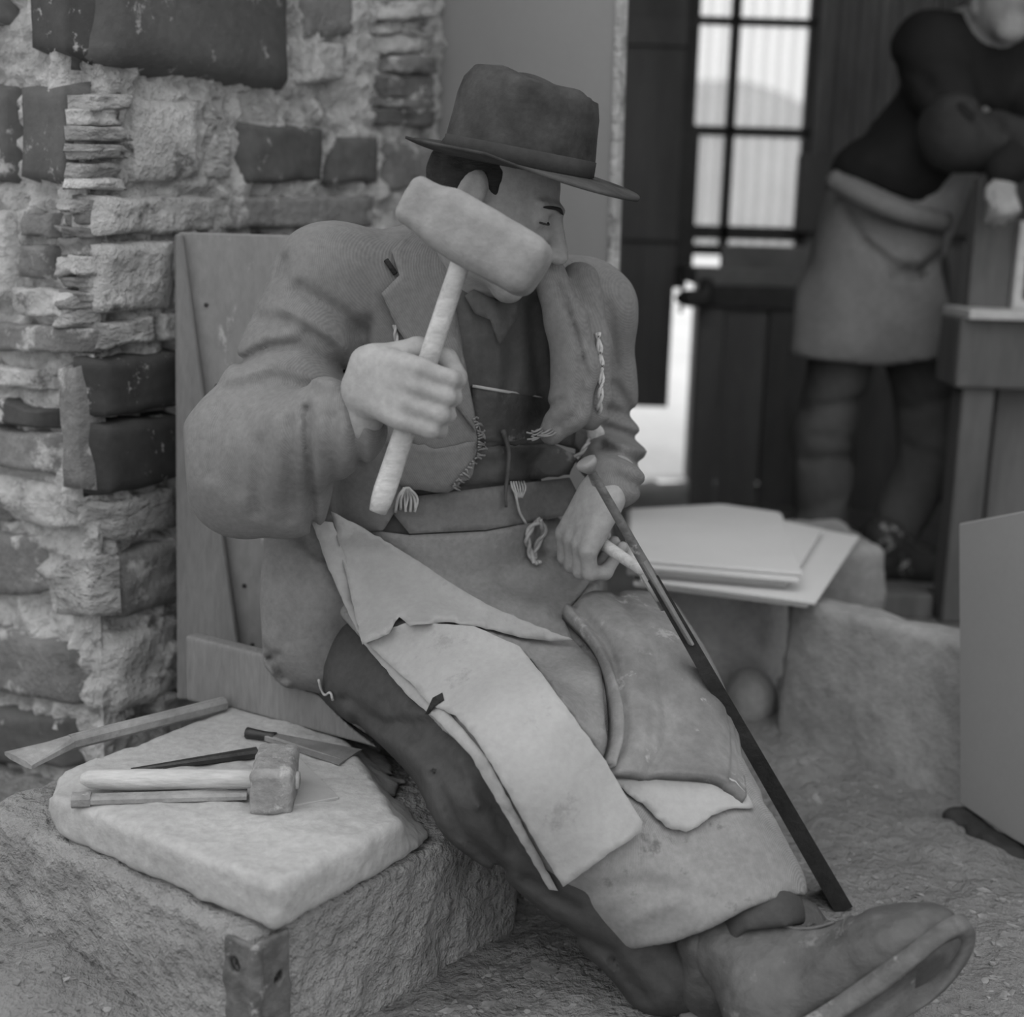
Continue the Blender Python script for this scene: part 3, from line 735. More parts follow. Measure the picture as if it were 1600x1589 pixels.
# broad stone slab standing on edge
P0, P1 = np.array([.535, 2.62, 0]), np.array([.85, 2.34, 0]); ex = nrm(P1 - P0); L = np.linalg.norm(P1 - P0)
Rt = frame(ex, (.0, .0, 1)); tl = np.array([[1, 0, 0], [0, 1, 0], [0, 0, 1.0]])
f = Field((.45, 2.2, -.08), (1.1, 3.05, .4), .007)
cc = (P0 + P1) / 2 + [0, 0, .105] + Rt[:, 1] * .05
f.box(cc, (L / 2, .05, .19), frame(ex, Rt[:, 2] + Rt[:, 1] * .12), .025); f.noise(.007, 8, 7, 3); f.noise(.002, 40, 9, 2)
tag(f.obj('standing_stone', 'stone_grey'), 'broad rough stone slab standing on edge in front of the slate stack', 'stone slab')
# tall thin slab at the right, leaning
s0 = atz(1499, 1256, .03); s1 = atz(1660, 1372, .0); ex = nrm((s1 - s0) * [1, 1, 0]); upv = nrm(at(1497, 818, s0[1] + .1) - s0)
hz_ = np.linalg.norm(at(1497, 818, s0[1] + .1) - s0)
r_ = [s0, s0 + ex * .12 + [0, 0, -.012], s0 + ex * .5 + [0, 0, -.02], s0 + ex * .5 + upv * (hz_ + .17), s0 + upv * hz_]
ts = prism('leaning_slab', r_, np.cross(upv, ex) * .022, 'slab_face', bev=.003); tag(ts, 'tall smooth grey slab leaning upright beside the standing stone', 'slab')
f = Field((.7, 2.0, -.06), (1.1, 2.5, .1), .006); f.cap(s0 + ex * .01 + [0, -.008, -.022], s0 + ex * .17 + [0, -.008, -.036], .035, .03, flat=((0, 0, 1), .55)); f.noise(.006, 18, 6)
tag(f.obj('prop_stone', 'slate_dark'), 'dark flat stone wedged under the leaning slab', 'stone')

# ------------------------------------------------------------------ workbench below the window
bx0, bx1 = at(1086, 600, 5.07)[0], at(1275, 600, 5.07)[0]; bz = at(1090, 432, 5.07)[2]
wb = empty('workbench', ((bx0 + bx1) / 2, 5.2, 0)); tag(wb, 'dark boarded workbench below the bright window', 'workbench')
box('top', ((bx0 + bx1) / 2 + .2, 5.26, bz + .0), ((bx1 - bx0) / 2 + .22, .2, .03), 'bench_top', wb, bev=.006)
box('back_rail', ((bx0 + bx1) / 2 + .24, 5.44, bz + .07), ((bx1 - bx0) / 2 + .12, .02, .045), 'bench_top', wb, bev=.006)
x = bx0
for i, w in enumerate((.10, .16, .17, .18, .2)):
    box('board', (x + w / 2, 5.10 + .012 * (i % 2), (bz - .03) / 2), (w / 2 - .003, .014, (bz - .03) / 2), ('bench_wood', 'door_wood')[i % 2 if i else 1], wb, bev=.003); x += w
box('apron_rail', ((bx0 + bx1) / 2 + .2, 5.08, bz - .07), ((bx1 - bx0) / 2 + .2, .014, .04), 'frame_paint', wb, bev=.003)
vc = at(1076, 466, 5.03); f = Field(vc - .16, vc + .16, .006)
f.box(vc + [.03, 0, 0], (.05, .05, .03), rad=.01); f.cap(vc + [-.03, 0, .0], vc + [.05, 0, .0], .02, k=.01); f.cap(vc + [-.03, -.03, -.05], vc + [-.03, -.03, .05], .008, k=.004); f.box(vc + [.06, 0, .045], (.02, .045, .03), rad=.01, k=.01)
vi = f.obj('bench_vice', 'iron_dark'); tag(vi, 'black iron vice on the corner of the boarded workbench', 'vice')

# ------------------------------------------------------------------ heavy bench with upright board at the right
b2 = empty('dressing_bench', (at(1490, 970, 3.57)[0] + .2, 3.7, 0)); tag(b2, 'heavy dark timber bench with thick legs at the apprentice\'s side', 'bench')
b2['label'] = 'heavy dark timber bench that the man in the dark jersey leans over'
lx = at(1508, 800, 3.57)[0]; tz = at(1500, 520, 3.55)[2]
box('leg', (lx, 3.6, tz / 2 - .0), (.042, .05, tz / 2), 'bench_wood', b2, bev=.006)
box('top_beam', (lx + .33, 3.62, tz - .05), (.40, .09, .09), 'bench_wood', b2, bev=.008)
box('panel', (lx + .44, 3.66, tz / 2 - .05), (.36, .02, tz / 2 - .06), 'door_wood', b2, bev=.004)
box('leg', (lx + .72, 3.6, tz / 2), (.042, .05, tz / 2), 'bench_wood', b2, bev=.006)
box('top_plank', (lx + .36, 3.61, tz + .05), (.42, .11, .012), 'light_wood', b2, bev=.003)
uz = 1.136
box('upright_board', (lx + .030, 3.66, (uz + tz) / 2 + .03), (.055, .03, (uz - tz) / 2), 'bench_wood', b2, Rz(.0), .006)
fr = empty('small_frame', (lx + .3, 3.66, tz + .062)); tag(fr, 'pale wooden frame standing on the heavy timber bench', 'frame')
fx0 = at(1583, 400, 3.64)[0]; fz0, fz1 = tz + .062, at(1583, 345, 3.64)[2]
for nm, c, hf in (('stile', (fx0 + .012, 3.62, (fz0 + fz1) / 2), (.012, .012, (fz1 - fz0) / 2)), ('stile', (fx0 + .31, 3.62, (fz0 + fz1) / 2), (.012, .012, (fz1 - fz0) / 2)),
                  ('rail', (fx0 + .16, 3.62, fz0 + .012), (.14, .011, .012)), ('rail', (fx0 + .16, 3.62, fz1 - .012), (.14, .011, .012))):
    box(nm, c, hf, 'light_wood', fr, bev=.002)
bl = box('foot_block', (1.042, 3.66, .03), (.105, .07, .035), 'bench_wood', bev=.008); tag(bl, 'low timber block on the floor under the standing man\'s boot', 'timber block')
# ------------------------------------------------------------------ the seated slate splitter
mat('skin', .34, .12, 14, .65, .12, 90, spec=.35)
mat('skin_dark', .34, .18, 14, .65, .15, 90, spec=.35)
mat('hair', .03, .3, 30, .8, .5, 90, stretch=(1, 1, 4))
mat('felt', .05, .6, 14, .9, .15, 120, wear=.0)
mat('felt_band', .045, .25, 9, .8, .1, 90)
weave('tweed', .21, 150, (0, .5, .6), .14, .12, .15)
mat('shirt', .105, .25, 8, .9, .15, 90)
mat('dark_leather', .07, .45, 10, .6, .35, 50, wear=.12, wear_col=.2, spec=.4)
mat('denim', .065, .3, 7, .9, .15, 90)
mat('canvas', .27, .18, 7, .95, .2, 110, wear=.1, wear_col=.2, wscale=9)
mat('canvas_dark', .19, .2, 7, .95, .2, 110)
weave('sacking', .29, 190, (0, .25, .45), .2, .16, .25, wear=.12, wear_col=.14)
mat('leather', .37, .10, 6, .85, .12, 110, wear=.05, wear_col=.27, wscale=8, fine=.25)
mat('tyre_rubber', .23, .35, 9, .8, .2, 70, stretch=(1, 1, 1), wear=.1, wear_col=.34, wscale=16)
mat('boot_leather', .085, .45, 10, .55, .35, 45, wear=.06, wear_col=.15, wscale=18, spec=.45)
mat('boot_sole', .15, .4, 14, .85, .4, 50, wear=.15, wear_col=.3, wscale=16)
mat('string', .50, .15, 40, .9, .2, 90)
mat('thong', .10, .2, 30, .8, .1, 90)

SR, SL = at(520, 442, 2.02), at(912, 486, 2.16)
ER, WR_, HR = at(398, 725, 1.88), at(560, 655, 1.745), at(632, 606, 1.70)
EL, WL_, HL = at(945, 712, 2.19), at(932, 745, 2.05), at(912, 806, 1.985)
PV = at(660, 960, 2.12); NK = at(752, 455, 2.07)
HipR, KnR, AnR = at(580, 1020, 2.02), at(778, 1232, 1.70), at(1045, 1510, 1.66)
HipL, KnL, AnL = at(810, 950, 2.14), at(1012, 1095, 1.93), at(1185, 1440, 1.605)
RT = frame(SL - SR, (0, 0, 1))                       # torso axes: across, back, up
CH_ = at(712, 590, 2.10); BE = at(690, 800, 2.11)
P1_ = empty('person', (PV[0], PV[1], 0)); tag(P1_, 'seated man in a felt hat and tweed jacket swinging a mallet, legs stretched out', 'person')

# head frame
hf = nrm([.90, -.22, -.38]); hu = np.array([.30, 0, 1.0]); hu = nrm(hu - hf * np.dot(hu, hf)); hr = np.cross(hf, hu)
HC = at(742, 300, 1.915) - hr * .078
RH_ = np.stack([hr, hf, hu], 1)
def hl(x, y, z): return HC + RH_ @ np.array([x, y, z])

def grip(f, c, h, w, yb, r, sc=1.0, thumb=1, k=.006):
    """fist closed round a stick: c centre, h along the stick, w wrist point, yb way the back of the hand faces"""
    h = nrm(h); x = nrm((c - w) - h * np.dot(c - w, h)); yb = np.asarray(yb, float); y = np.cross(h, x)
    if np.dot(y, yb) < 0: y = -y
    p = r + .013 * sc; L = lambda a, b, s: c + x * a * sc + y * b + h * s * sc
    for i, (s, ln) in enumerate(((-.032, .9), (-.011, 1.0), (.011, .98), (.031, .82))):
        s = s * thumb * -1
        f.chain([L(-.055, p * .9, s * .8), L(.012, p + .004, s), L(.012 + .034 * ln, p * .35, s), L(.012 + .026 * ln, -p * .75, s), L(-.006, -p - .003, s)],
                [.014 * sc, .0115 * sc, .0100 * sc, .0092 * sc, .0080 * sc], k)
    f.cap(L(-.07, p * .8, -.016), L(-.004, p, -.024), .017 * sc, .014 * sc, .014); f.cap(L(-.07, p * .8, .016), L(-.004, p, .024), .017 * sc, .014 * sc, .014)
    f.cap(L(-.066, p * .5, 0), L(-.012, p, 0), .02 * sc, .015 * sc, .012)
    t = .05 * thumb
    f.chain([L(-.06, p * .5, .022 * thumb), L(-.02, -.002, t), L(.008, -p * .95, t * 1.0), L(.03, -p * 1.1, t * .72)], [.017 * sc, .0135 * sc, .0115 * sc, .0092 * sc], k)
    f.cap(w, L(-.05, p * .7, 0), .026 * sc, .026 * sc, .02, flat=(y, .78))

# mallet line and chisel line, needed for the hands
M0, M1 = at(590, 800, 1.70), at(728, 385, 1.72); mh = nrm(M1 - M0)
GR = M0 + mh * np.dot(at(636, 612, 1.70) - M0, mh)
K0, K1 = at(925, 838, 1.972), at(1008, 895, 1.845); kh = nrm(K1 - K0)
KC = K0 * .95 + K1 * .05; xx_ = KC - WL_; xx_ = nrm(xx_ - kh * np.dot(xx_, kh)); WL_ = KC - xx_ * .092 + np.array([-.022, .0, .012])
ax = [np.concatenate([np.arange(-.50, -.06, .0045), np.arange(-.06, .30, .0035), np.arange(.30, .56, .008)]),
      np.arange(1.58, 2.36, .0042), np.concatenate([np.arange(.0, .42, .009), np.arange(.42, 1.32, .0038)])]
f = Field(None, None, .0042, [a.astype(np.float32) for a in ax])
for a, b, ra, rb in ((HipR, KnR, .075, .055), (KnR, AnR, .05, .04), (HipL, KnL, .075, .055), (KnL, AnL, .05, .04), (SR, ER, .045, .04), (ER, WR_, .04, .028),
                     (SL, EL, .045, .04), (EL, WL_, .04, .028), (SR, SL, .055, .055), (NK, HC - hu * .06, .055, .052), (NK, CH_, .06, .05)):
    f.cap(a, b, ra, rb, .03)
f.ell(CH_, (.14, .09, .18), RT, .05); f.ell(BE, (.13, .09, .15), RT, .05); f.ell(PV, (.15, .11, .10), RT, .05)
f.ell(hl(0, .0, .035), (.074, .088, .08), RH_, .01); f.ell(hl(0, .034, -.02), (.062, .068, .085), RH_, .03)
for s in (-1, 1):
    f.cap(hl(s * .05, .0, -.055), hl(s * .012, .078, -.098), .022, .02, .02); f.ell(hl(s * .042, .068, -.022), (.022, .022, .02), RH_, .015)
    f.ell(hl(s * .032, .101, .004), (.021, .018, .014), RH_, .008, True); f.ell(hl(s * .032, .086, .003), (.015, .014, .0125), RH_, .003)
    f.ell(hl(s * .014, .113, -.036), (.011, .011, .009), RH_, .006)
    f.cap(hl(s * .013, .1, .024), hl(s * .048, .085, .022), .008, .007, .01)
    f.ell(hl(s * .079, -.004, -.004), (.011, .021, .034), RH_, .006); f.ell(hl(s * .09, .0, -.0), (.006, .012, .02), RH_, .004, True)
    f.cap(hl(s * .005, .098, -.0665), hl(s * .022, .088, -.069), .0068, .004, .004); f.cap(hl(s * .004, .097, -.078), hl(s * .02, .087, -.075), .0078, .004, .004)
f.cap(hl(0, .096, .02), hl(0, .128, -.032), .0095, .0135, .012); f.ell(hl(0, .08, -.102), (.022, .02, .02), RH_, .015)
grip(f, GR, mh, WR_, (-.2, -1, .3), .014, 1.08, thumb=1)
grip(f, (K0 * .95 + K1 * .05), kh, WL_, (-.25, -1, .45), .009, 1.12, thumb=-1)
body = f.obj('body', 'skin', P1_, 1)
# hair under the hat
f = Field(HC - .15, HC + .15, .004); f.ell(hl(0, -.008, .02), (.08, .09, .08), RH_)
f.box(hl(0, .13, 0), (.2, .10, .2), RH_, .01, .01, True); f.cap(hl(.09, .012, -.02), hl(.06, .012, -.03), .03, k=.01, sub=True)
f.noise(.003, 60, 3)
f.obj('hair', 'hair', P1_)
# eyelids and brow
for s in (1,):
    tube('eyebrow', spline([hl(.012, .111, .022), hl(.034, .106, .026), hl(.052, .09, .02)], 8), [.001, .002, .0026, .0028, .0026, .0024, .002, .001], 'hair', P1_, 6)
    tube('eyelid', spline([hl(.019, .098, .003), hl(.033, .1025, .001), hl(.047, .093, -.001)], 8), .0014, 'denim', P1_, 6)

# hat: crown with a pinched dent, sweeping brim
hatU = nrm([.03, -.02, 1.0] - 0 * hf); hF = np.array([.94, -.28, -.165]); hF = nrm(hF); hatU = nrm(hatU - hF * np.dot(hatU, hF)); hatR = np.cross(hF, hatU)
HO = at(808, 262, 1.935)
nth = 72; prof = [(.102, .0, 0), (.104, .012, 0), (.103, .03, 0), (.1, .055, 0), (.098, .08, 0), (.093, .1, 0), (.084, .114, 1), (.058, .119, 2), (.03, .114, 3), (.0, .11, 3)]
V = []; Fs = []
for r, z, d in prof:
    for i in range(nth):
        a = 2 * math.pi * i / nth; ca, sa = math.cos(a), math.sin(a)
        y = r * 1.06 * ca; x = r * .86 * sa
        # front pinch
        pin = math.exp(-((a - .75 if a < math.pi else a - 2 * math.pi + .75) / .38) ** 2) * min(1, max(0, (z - .03) / .08)) * .012
        y -= pin * .5; x *= 1 - pin * 9 * .5
        zz = z + .004 * (-ca) * (z / .13) - (.028 * math.exp(-(x / .022) ** 2) if d >= 1 else 0) * (1 if d > 1 else .6) + .004 * math.sin(3 * a + 1) * (z > .05)
        V.append(HO + hF * y * .96 + hatR * x * .96 + hatU * zz * 1.02)
for j in range(len(prof) - 1):
    for i in range(nth): a = j * nth + i; b = j * nth + (i + 1) % nth; Fs.append((a, b, b + nth, a + nth))
hat = empty('hat', HO); hat.location = (0, 0, 0)
bpy.data.objects.remove(hat)
crown = obj('hat', V, Fs, 'felt', P1_); fix_normals(crown); crown['label'] = 'dark worn felt hat'
V = []; Fs = []; nr = 9
for side in (0, 1):
    for j in range(nr):
        u = j / (nr - 1)
        for i in range(nth):
            a = 2 * math.pi * i / nth; ca, sa = math.cos(a), math.sin(a)
            rr = .102 * 1.06 + u * (.058 + .008 * ca); rx = .102 * .86 + u * .058
            z = .004 - .016 * u * math.sin(u * 1.5) * max(0, ca) + .006 * u * u * max(0, -ca) + .02 * u * u * max(0, -sa) * (.6 + .4 * ca) + u * (.012 - .020 * max(0, ca)) * max(0, sa) + .004 * math.sin(2 * a + .6) * u
            V.append(HO + hF * rr * ca + hatR * rx * sa + hatU * (z - side * .0035))
m_ = nr * nth
for side in (0, 1):
    for j in range(nr - 1):
        for i in range(nth):
            a = side * m_ + j * nth + i; b = side * m_ + j * nth + (i + 1) % nth; q = (a, b, b + nth, a + nth); Fs.append(q if side == 0 else q[::-1])
for j in (0, nr - 1):
    for i in range(nth): a = j * nth + i; b = j * nth + (i + 1) % nth; Fs.append((a, b, b + m_, a + m_))
o = obj('brim', V, Fs, 'felt', crown); fix_normals(o)
V = []; Fs = []
for r, z in ((.0985, .004), (.1012, .006), (.1005, .026), (.0975, .028)):
    for i in range(nth): a = 2 * math.pi * i / nth; V.append(HO + hF * r * 1.06 * math.cos(a) + hatR * r * .865 * math.sin(a) + hatU * z)
for j in range(3):
    for i in range(nth): a = j * nth + i; b = j * nth + (i + 1) % nth; Fs.append((a, b, b + nth, a + nth))
obj('hat_band', V, Fs, 'felt_band', crown)

# shirt and waist
f = Field((-.45, 1.85, .18), (.32, 2.4, 1.02), .0055)
f.ell(CH_ + [0, 0, 0], (.175, .112, .21), RT); f.ell(BE, (.172, .118, .17), RT, .06); f.ell(PV, (.19, .135, .125), RT, .06); f.cap(NK - hu * .03, NK + hu * .02, .066, .06, .04)
f.cap(SR * .7 + SL * .3, SR * .3 + SL * .7, .075, .075, .05)
for c in (([(745, 480), (760, 560), (750, 640)], 10, .006), ([(790, 470), (800, 560), (790, 620)], 12, .007), ([(830, 480), (840, 580), (850, 640)], 12, .01), ([(772, 470), (782, 590)], 8, -.005),
          ([(660, 720), (740, 735), (800, 712), (870, 735)], 9, .007), ([(640, 755), (760, 760), (880, 745)], 7, .008), ([(790, 700), (830, 735), (870, 720)], 8, .009), ([(700, 795), (800, 800), (870, 785)], 10, .004)): f.crease(*c)
shirt = f.obj('shirt', 'shirt', P1_, 2)
# trousers
f = Field((-.45, 1.5, -.01), (.56, 2.42, .62), .006)
f.ell(PV - [0, 0, .02], (.195, .14, .14), RT)
for a, b, ra, rb in ((HipR, KnR, .102, .082), (KnR, AnR, .082, .062), (HipL, KnL, .10, .08), (KnL, AnL, .078, .06)): f.cap(a, b, ra, rb, .04)
f.cap(AnR, AnR + nrm(AnR - KnR) * .035, .062, .056, .02)
for c in (([(560, 1120), (640, 1150), (700, 1145)], 12, .010), ([(600, 1095), (650, 1150), (720, 1220)], 10, .008), ([(700, 1180), (760, 1250), (840, 1370)], 14, .007), ([(640, 1180), (720, 1260)], 12, -.006),
          ([(1010, 1500), (1040, 1530), (1075, 1560)], 8, .006), ([(760, 1230), (800, 1330)], 10, .010), ([(540, 1090), (600, 1130), (690, 1130)], 9, .012), ([(560, 1140), (620, 1190), (640, 1230)], 10, .010), ([(680, 1210), (720, 1300), (790, 1360)], 9, .012), ([(720, 1190), (745, 1260)], 8, -.010), ([(820, 1370), (900, 1420)], 10, .010), ([(880, 1450), (960, 1490)], 10, .010), ([(960, 1500), (1010, 1560)], 9, .010)): f.crease(*c)
f.noise(.007, 8, 3, 4)
f.cut([(300, 700), (1300, 700), (1300, 1440), (1165, 1455), (1120, 1500), (1080, 1582), (1000, 1600), (300, 1600)], True)
trousers = f.obj('trousers', 'denim', P1_, 2)

# jacket
f = Field((-.58, 1.62, .38), (.36, 2.45, 1.12), .005)
f.ell(CH_, (.20, .135, .23), RT); f.ell(BE + [0, 0, .03], (.20, .14, .16), RT, .06); f.cap(SR, SL, .082, .078, .06)
f.cap(NK - [0, -.05, .02], SR * .5 + SL * .5 + [0, .04, .03], .08, .08, .05)
f.cap(SR, ER, .083, .088, .03); f.cap(ER, ER + (WR_ - ER) * .86, .09, .060, .03); f.cap(ER + [.0, 0, -.0], at(455, 770, 1.86), .08, .06, .04); f.cap(at(350, 690, 1.89), at(365, 770, 1.89), .05, .045, .05)
f.cap(SL, EL, .074, .060, .03); f.cap(EL, EL + (WL_ - EL) * 1.06, .054, .043, .03)
mid = at(620, 470, 1.95)
f.cut([(700, 330), (712, 470), (728, 565), (748, 690), (752, 900), (862, 900), (902, 670), (888, 560), (852, 430), (835, 330)], False, ymax=2.13)
f.cut([(250, 300), (1060, 300), (1060, 900), (965, 880), (905, 700), (855, 690), (745, 700), (738, 745), (700, 768), (640, 762), (600, 830), (470, 850), (300, 850)], True)
# rolled-back left front
ch = [at(858, 430, 2.0), at(885, 500, 1.985), at(900, 575, 1.98), at(888, 640, 1.975), at(862, 676, 1.97)]
f.chain(ch, [.026, .03, .031, .03, .018], .012)
f.chain([at(905, 440, 2.04), at(925, 540, 2.03), at(925, 640, 2.02)], [.03, .032, .03], .015)
for c in (([(468, 452), (512, 478), (560, 512)], 13, .014), ([(378, 566), (420, 545), (470, 540), (530, 575)], 11, .016), ([(478, 520), (520, 545), (536, 580)], 11, .009), ([(445, 405), (440, 430)], 8, .01),
          ([(556, 510), (556, 560), (540, 590)], 12, .009), ([(574, 500), (566, 560)], 8, .01), ([(410, 500), (450, 505)], 12, .008), ([(440, 480), (490, 505), (540, 545)], 9, -.008), ([(360, 590), (430, 570), (520, 600)], 12, -.009),
          ([(480, 640), (488, 820)], 8, .014), ([(520, 650), (520, 800)], 10, .008), ([(405, 690), (400, 800)], 10, .008), ([(455, 660), (452, 810)], 9, .007), ([(345, 640), (330, 740)], 10, .007), ([(552, 610), (560, 720)], 9, .012), ([(380, 660), (370, 760)], 16, .006), ([(430, 650), (440, 770)], 14, -.005),
          ([(870, 440), (900, 520), (918, 590)], 5, .007), ([(885, 470), (905, 540)], 4, .005), ([(850, 640), (880, 625)], 6, .008), ([(865, 670), (895, 650)], 5, .007), ([(908, 560), (905, 640)], 6, .008),
          ([(950, 640), (1000, 655)], 8, .011), ([(945, 668), (1010, 690)], 8, .012), ([(940, 700), (1012, 730)], 8, .011), ([(965, 745), (1010, 765)], 8, .009), ([(950, 685), (1008, 705)], 6, -.006), ([(960, 600), (985, 640)], 8, .009), ([(952, 480), (962, 580)], 7, .006),
          ([(600, 640), (640, 700)], 10, .006), ([(650, 560), (690, 650)], 16, .004)): f.crease(*c)
f.noise(.003, 10, 7)
jacket = f.obj('jacket', 'tweed', P1_, 1); jacket['label'] = 'grey tweed jacket with frayed fronts'
jb_ = bvh_of(jacket)
drape('lapel', [(650, 352), (612, 392), (624, 430), (596, 458), (622, 516), (662, 572), (706, 626), (744, 676), (728, 570), (712, 480), (700, 392), (680, 350)], jb_, .006, .005, 'tweed', jacket, 8, sm=3, curl=lambda x, y: .006 * max(0, min(1, (700 - x) / 90)))
tube('buttonhole', [np.array(CP + ray(x, y) * (ray_t(jb_, x, y) - .006)) for x, y in ((603, 406), (610, 416), (618, 428))], .004, 'hair', jacket, 6)
drape('pocket_patch', [(606, 690), (690, 700), (742, 690), (738, 742), (700, 770), (640, 765), (612, 750)], bvh_of(jacket, shirt), .006, .004, 'tweed', jacket, 9, 2.5, sm=3)
# bib, belt and waist cloth under the jacket
sb_ = bvh_of(shirt)
drape('bib', [(738, 603), (790, 612), (848, 622), (862, 640), (845, 680), (800, 690), (738, 690)], sb_, .006, .004, 'dark_leather', P1_, 8, sm=4)
hem = [(738, 603), (790, 612), (846, 622)]
tube('bib_hem', spline([CP + ray(x, y) * (ray_t(sb_, x, y) - .008) for x, y in hem], 16), .0025, 'string', P1_, 6)
drape('belt', [(640, 706), (740, 700), (860, 692), (905, 712), (890, 742), (820, 750), (740, 758), (650, 766)], sb_, .009, .006, 'dark_leather', P1_, 8, 1.5, sm=2)
drape('collar', [(726, 462), (740, 452), (776, 470), (812, 462), (806, 500), (780, 540), (766, 500), (742, 490)], sb_, .010, .004, 'shirt', P1_, 7, sm=4)

# ------------------------------------------------------------------ apron of sacking over the lap
UP = np.array([.028, .0, .035])
f = Field((-.5, 1.5, .0), (.58, 2.42, .66), .0055)
f.ell(PV + [0, -.0, .0], (.205, .15, .15), RT)
for a, b, ra, rb in ((HipR + UP, KnR + UP, .112, .092), (KnR + UP, AnR - (AnR - KnR) * .12 + UP, .092, .074), (HipL, KnL, .112, .092), (KnL, AnL - (AnL - KnL) * .1, .09, .078)): f.cap(a, b, ra, rb, .07)
f.cap((HipR + HipL) / 2, (KnR + KnL) / 2, .09, .07, .08); f.cap((KnR + KnL) / 2, (AnR + AnL) / 2 + [0, 0, .03], .07, .055, .08)
for c in (([(640, 850), (720, 900), (830, 930), (900, 890)], 20, .018), ([(870, 960), (900, 920), (935, 880)], 11, .018), ([(700, 870), (790, 930), (880, 960)], 13, -.014), ([(760, 845), (830, 870), (880, 850)], 10, .010), ([(930, 930), (980, 915)], 8, .012), ([(830, 1020), (870, 1060), (930, 1085)], 10, .010),
          ([(900, 1120), (980, 1230), (1060, 1310)], 14, .008), ([(1100, 1300), (1180, 1350), (1230, 1400)], 14, .006), ([(900, 1400), (1000, 1380), (1100, 1400)], 14, .005), ([(980, 1440), (1080, 1400)], 10, -.005)): f.crease(*c)
f.noise(.003, 9, 13)
full = f.f.copy(); f.f = np.maximum(full, -(full + .013))
f.cut([(470, 812), (560, 822), (640, 832), (760, 828), (875, 806), (940, 850), (1010, 905), (1110, 955), (1200, 1080), (1190, 1250), (1250, 1330), (1280, 1402), (1230, 1398), (1170, 1420), (1110, 1452), (1050, 1474), (985, 1484), (935, 1468), (880, 1410), (820, 1310), (760, 1195), (690, 1140), (600, 1040), (530, 960)], True, rnd=0)
apron = f.obj('apron', 'sacking', P1_, 2); apron['label'] = 'coarse sacking apron over both legs'
lap = bvh_of(apron, trousers)
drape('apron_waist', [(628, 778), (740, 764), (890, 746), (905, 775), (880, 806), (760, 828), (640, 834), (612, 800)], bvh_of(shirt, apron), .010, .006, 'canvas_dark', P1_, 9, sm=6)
drape('apron_lap', [(560, 826), (640, 836), (760, 830), (872, 808), (905, 845), (932, 895), (905, 932), (878, 962), (895, 1000), (940, 1046), (945, 1130), (960, 1215), (940, 1180), (830, 1030), (740, 985), (640, 1010), (560, 930)], bvh_of(apron, trousers, shirt), .008, .004, 'canvas', P1_, 9, sm=1)
# sack cloth hanging over the right hip
f = Field((-.55, 1.75, .12), (-.05, 2.35, .62), .005)
hc = at(500, 940, 2.0); f.ell(hc, (.092, .075, .135), Rz(.2)); f.cap(at(440, 850, 2.02), at(500, 830, 2.0), .035, .04, .05); f.cap(at(440, 1010, 1.99), at(540, 1045, 1.97), .035, .04, .05); f.ell(at(430, 1035, 1.99), (.03, .03, .04), k=.03)
for c in (([(470, 840), (500, 870), (530, 870)], 9, .014), ([(440, 900), (455, 960), (450, 1000)], 14, .008), ([(410, 1010), (432, 1040), (440, 1060)], 6, .012), ([(418, 1030), (436, 1022)], 5, .012), ([(425, 1050), (450, 1075)], 5, -.008), ([(520, 900), (540, 1000)], 16, .006)): f.crease(*c)
f.noise(.005, 10, 4)
f.cut([(415, 815), (470, 805), (530, 830), (560, 940), (600, 1040), (560, 1058), (520, 1085), (490, 1088), (440, 1072), (412, 1040), (405, 930)], True)
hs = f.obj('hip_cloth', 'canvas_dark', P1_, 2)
lap2 = bvh_of(apron, trousers, hs)
# leather guards, one over the other
drape('leather_guard', [(572, 1004), (600, 985), (640, 972), (740, 978), (812, 1010), (852, 1060), (890, 1112), (940, 1180), (976, 1240), (1004, 1284), (1002, 1300), (960, 1328), (920, 1358), (880, 1386), (838, 1318), (790, 1232), (740, 1150), (712, 1118), (672, 1102), (640, 1065), (605, 1035)], lap2, .016, .006, 'leather', P1_, 10, 1.0, sm=20)
drape('guard_underlayer', [(566, 1004), (585, 1000), (640, 1062), (705, 1118), (760, 1182), (830, 1315), (872, 1392), (858, 1390), (790, 1275), (735, 1180), (690, 1132), (640, 1090)], lap2, .008, .006, 'leather', P1_, 9, 1, sm=8)
fl_ = bvh_of(apron, trousers, hs, bpy.data.objects['leather_guard'], bpy.data.objects['apron_lap'])
drape('leather_flap', [(486, 812), (520, 816), (540, 870), (558, 950), (566, 1000), (545, 960), (510, 880)], fl_, .010, .005, 'leather', P1_, 9, 1, sm=6, curl=lambda x, y: .02 * max(0, (870 - y) / 60))
drape('leather_flap', [(517, 799), (570, 826), (640, 868), (700, 908), (760, 944), (820, 970), (896, 1000), (860, 1002), (812, 996), (770, 984), (700, 972), (640, 978), (624, 964), (608, 990), (566, 1007), (548, 930), (530, 850)], fl_, .016, .005, 'leather', P1_, 9, 1.2, sm=14, curl=lambda x, y: .03 * max(0, (860 - y) / 60))
drape('knee_patch', [(958, 1216), (1010, 1205), (1110, 1205), (1150, 1220), (1170, 1244), (1178, 1262), (1140, 1264), (1112, 1274), (1090, 1292), (1072, 1300), (1040, 1292), (1010, 1262), (980, 1240)], lap2, .008, .005, 'leather', P1_, 9, 1.5, sm=8)
drape('tear', [(691, 1082), (676, 1090), (664, 1116), (670, 1116), (682, 1102), (694, 1094)], bvh_of(bpy.data.objects['leather_guard']), .0015, .001, 'hair', bpy.data.objects['leather_guard'], 5, sm=0)
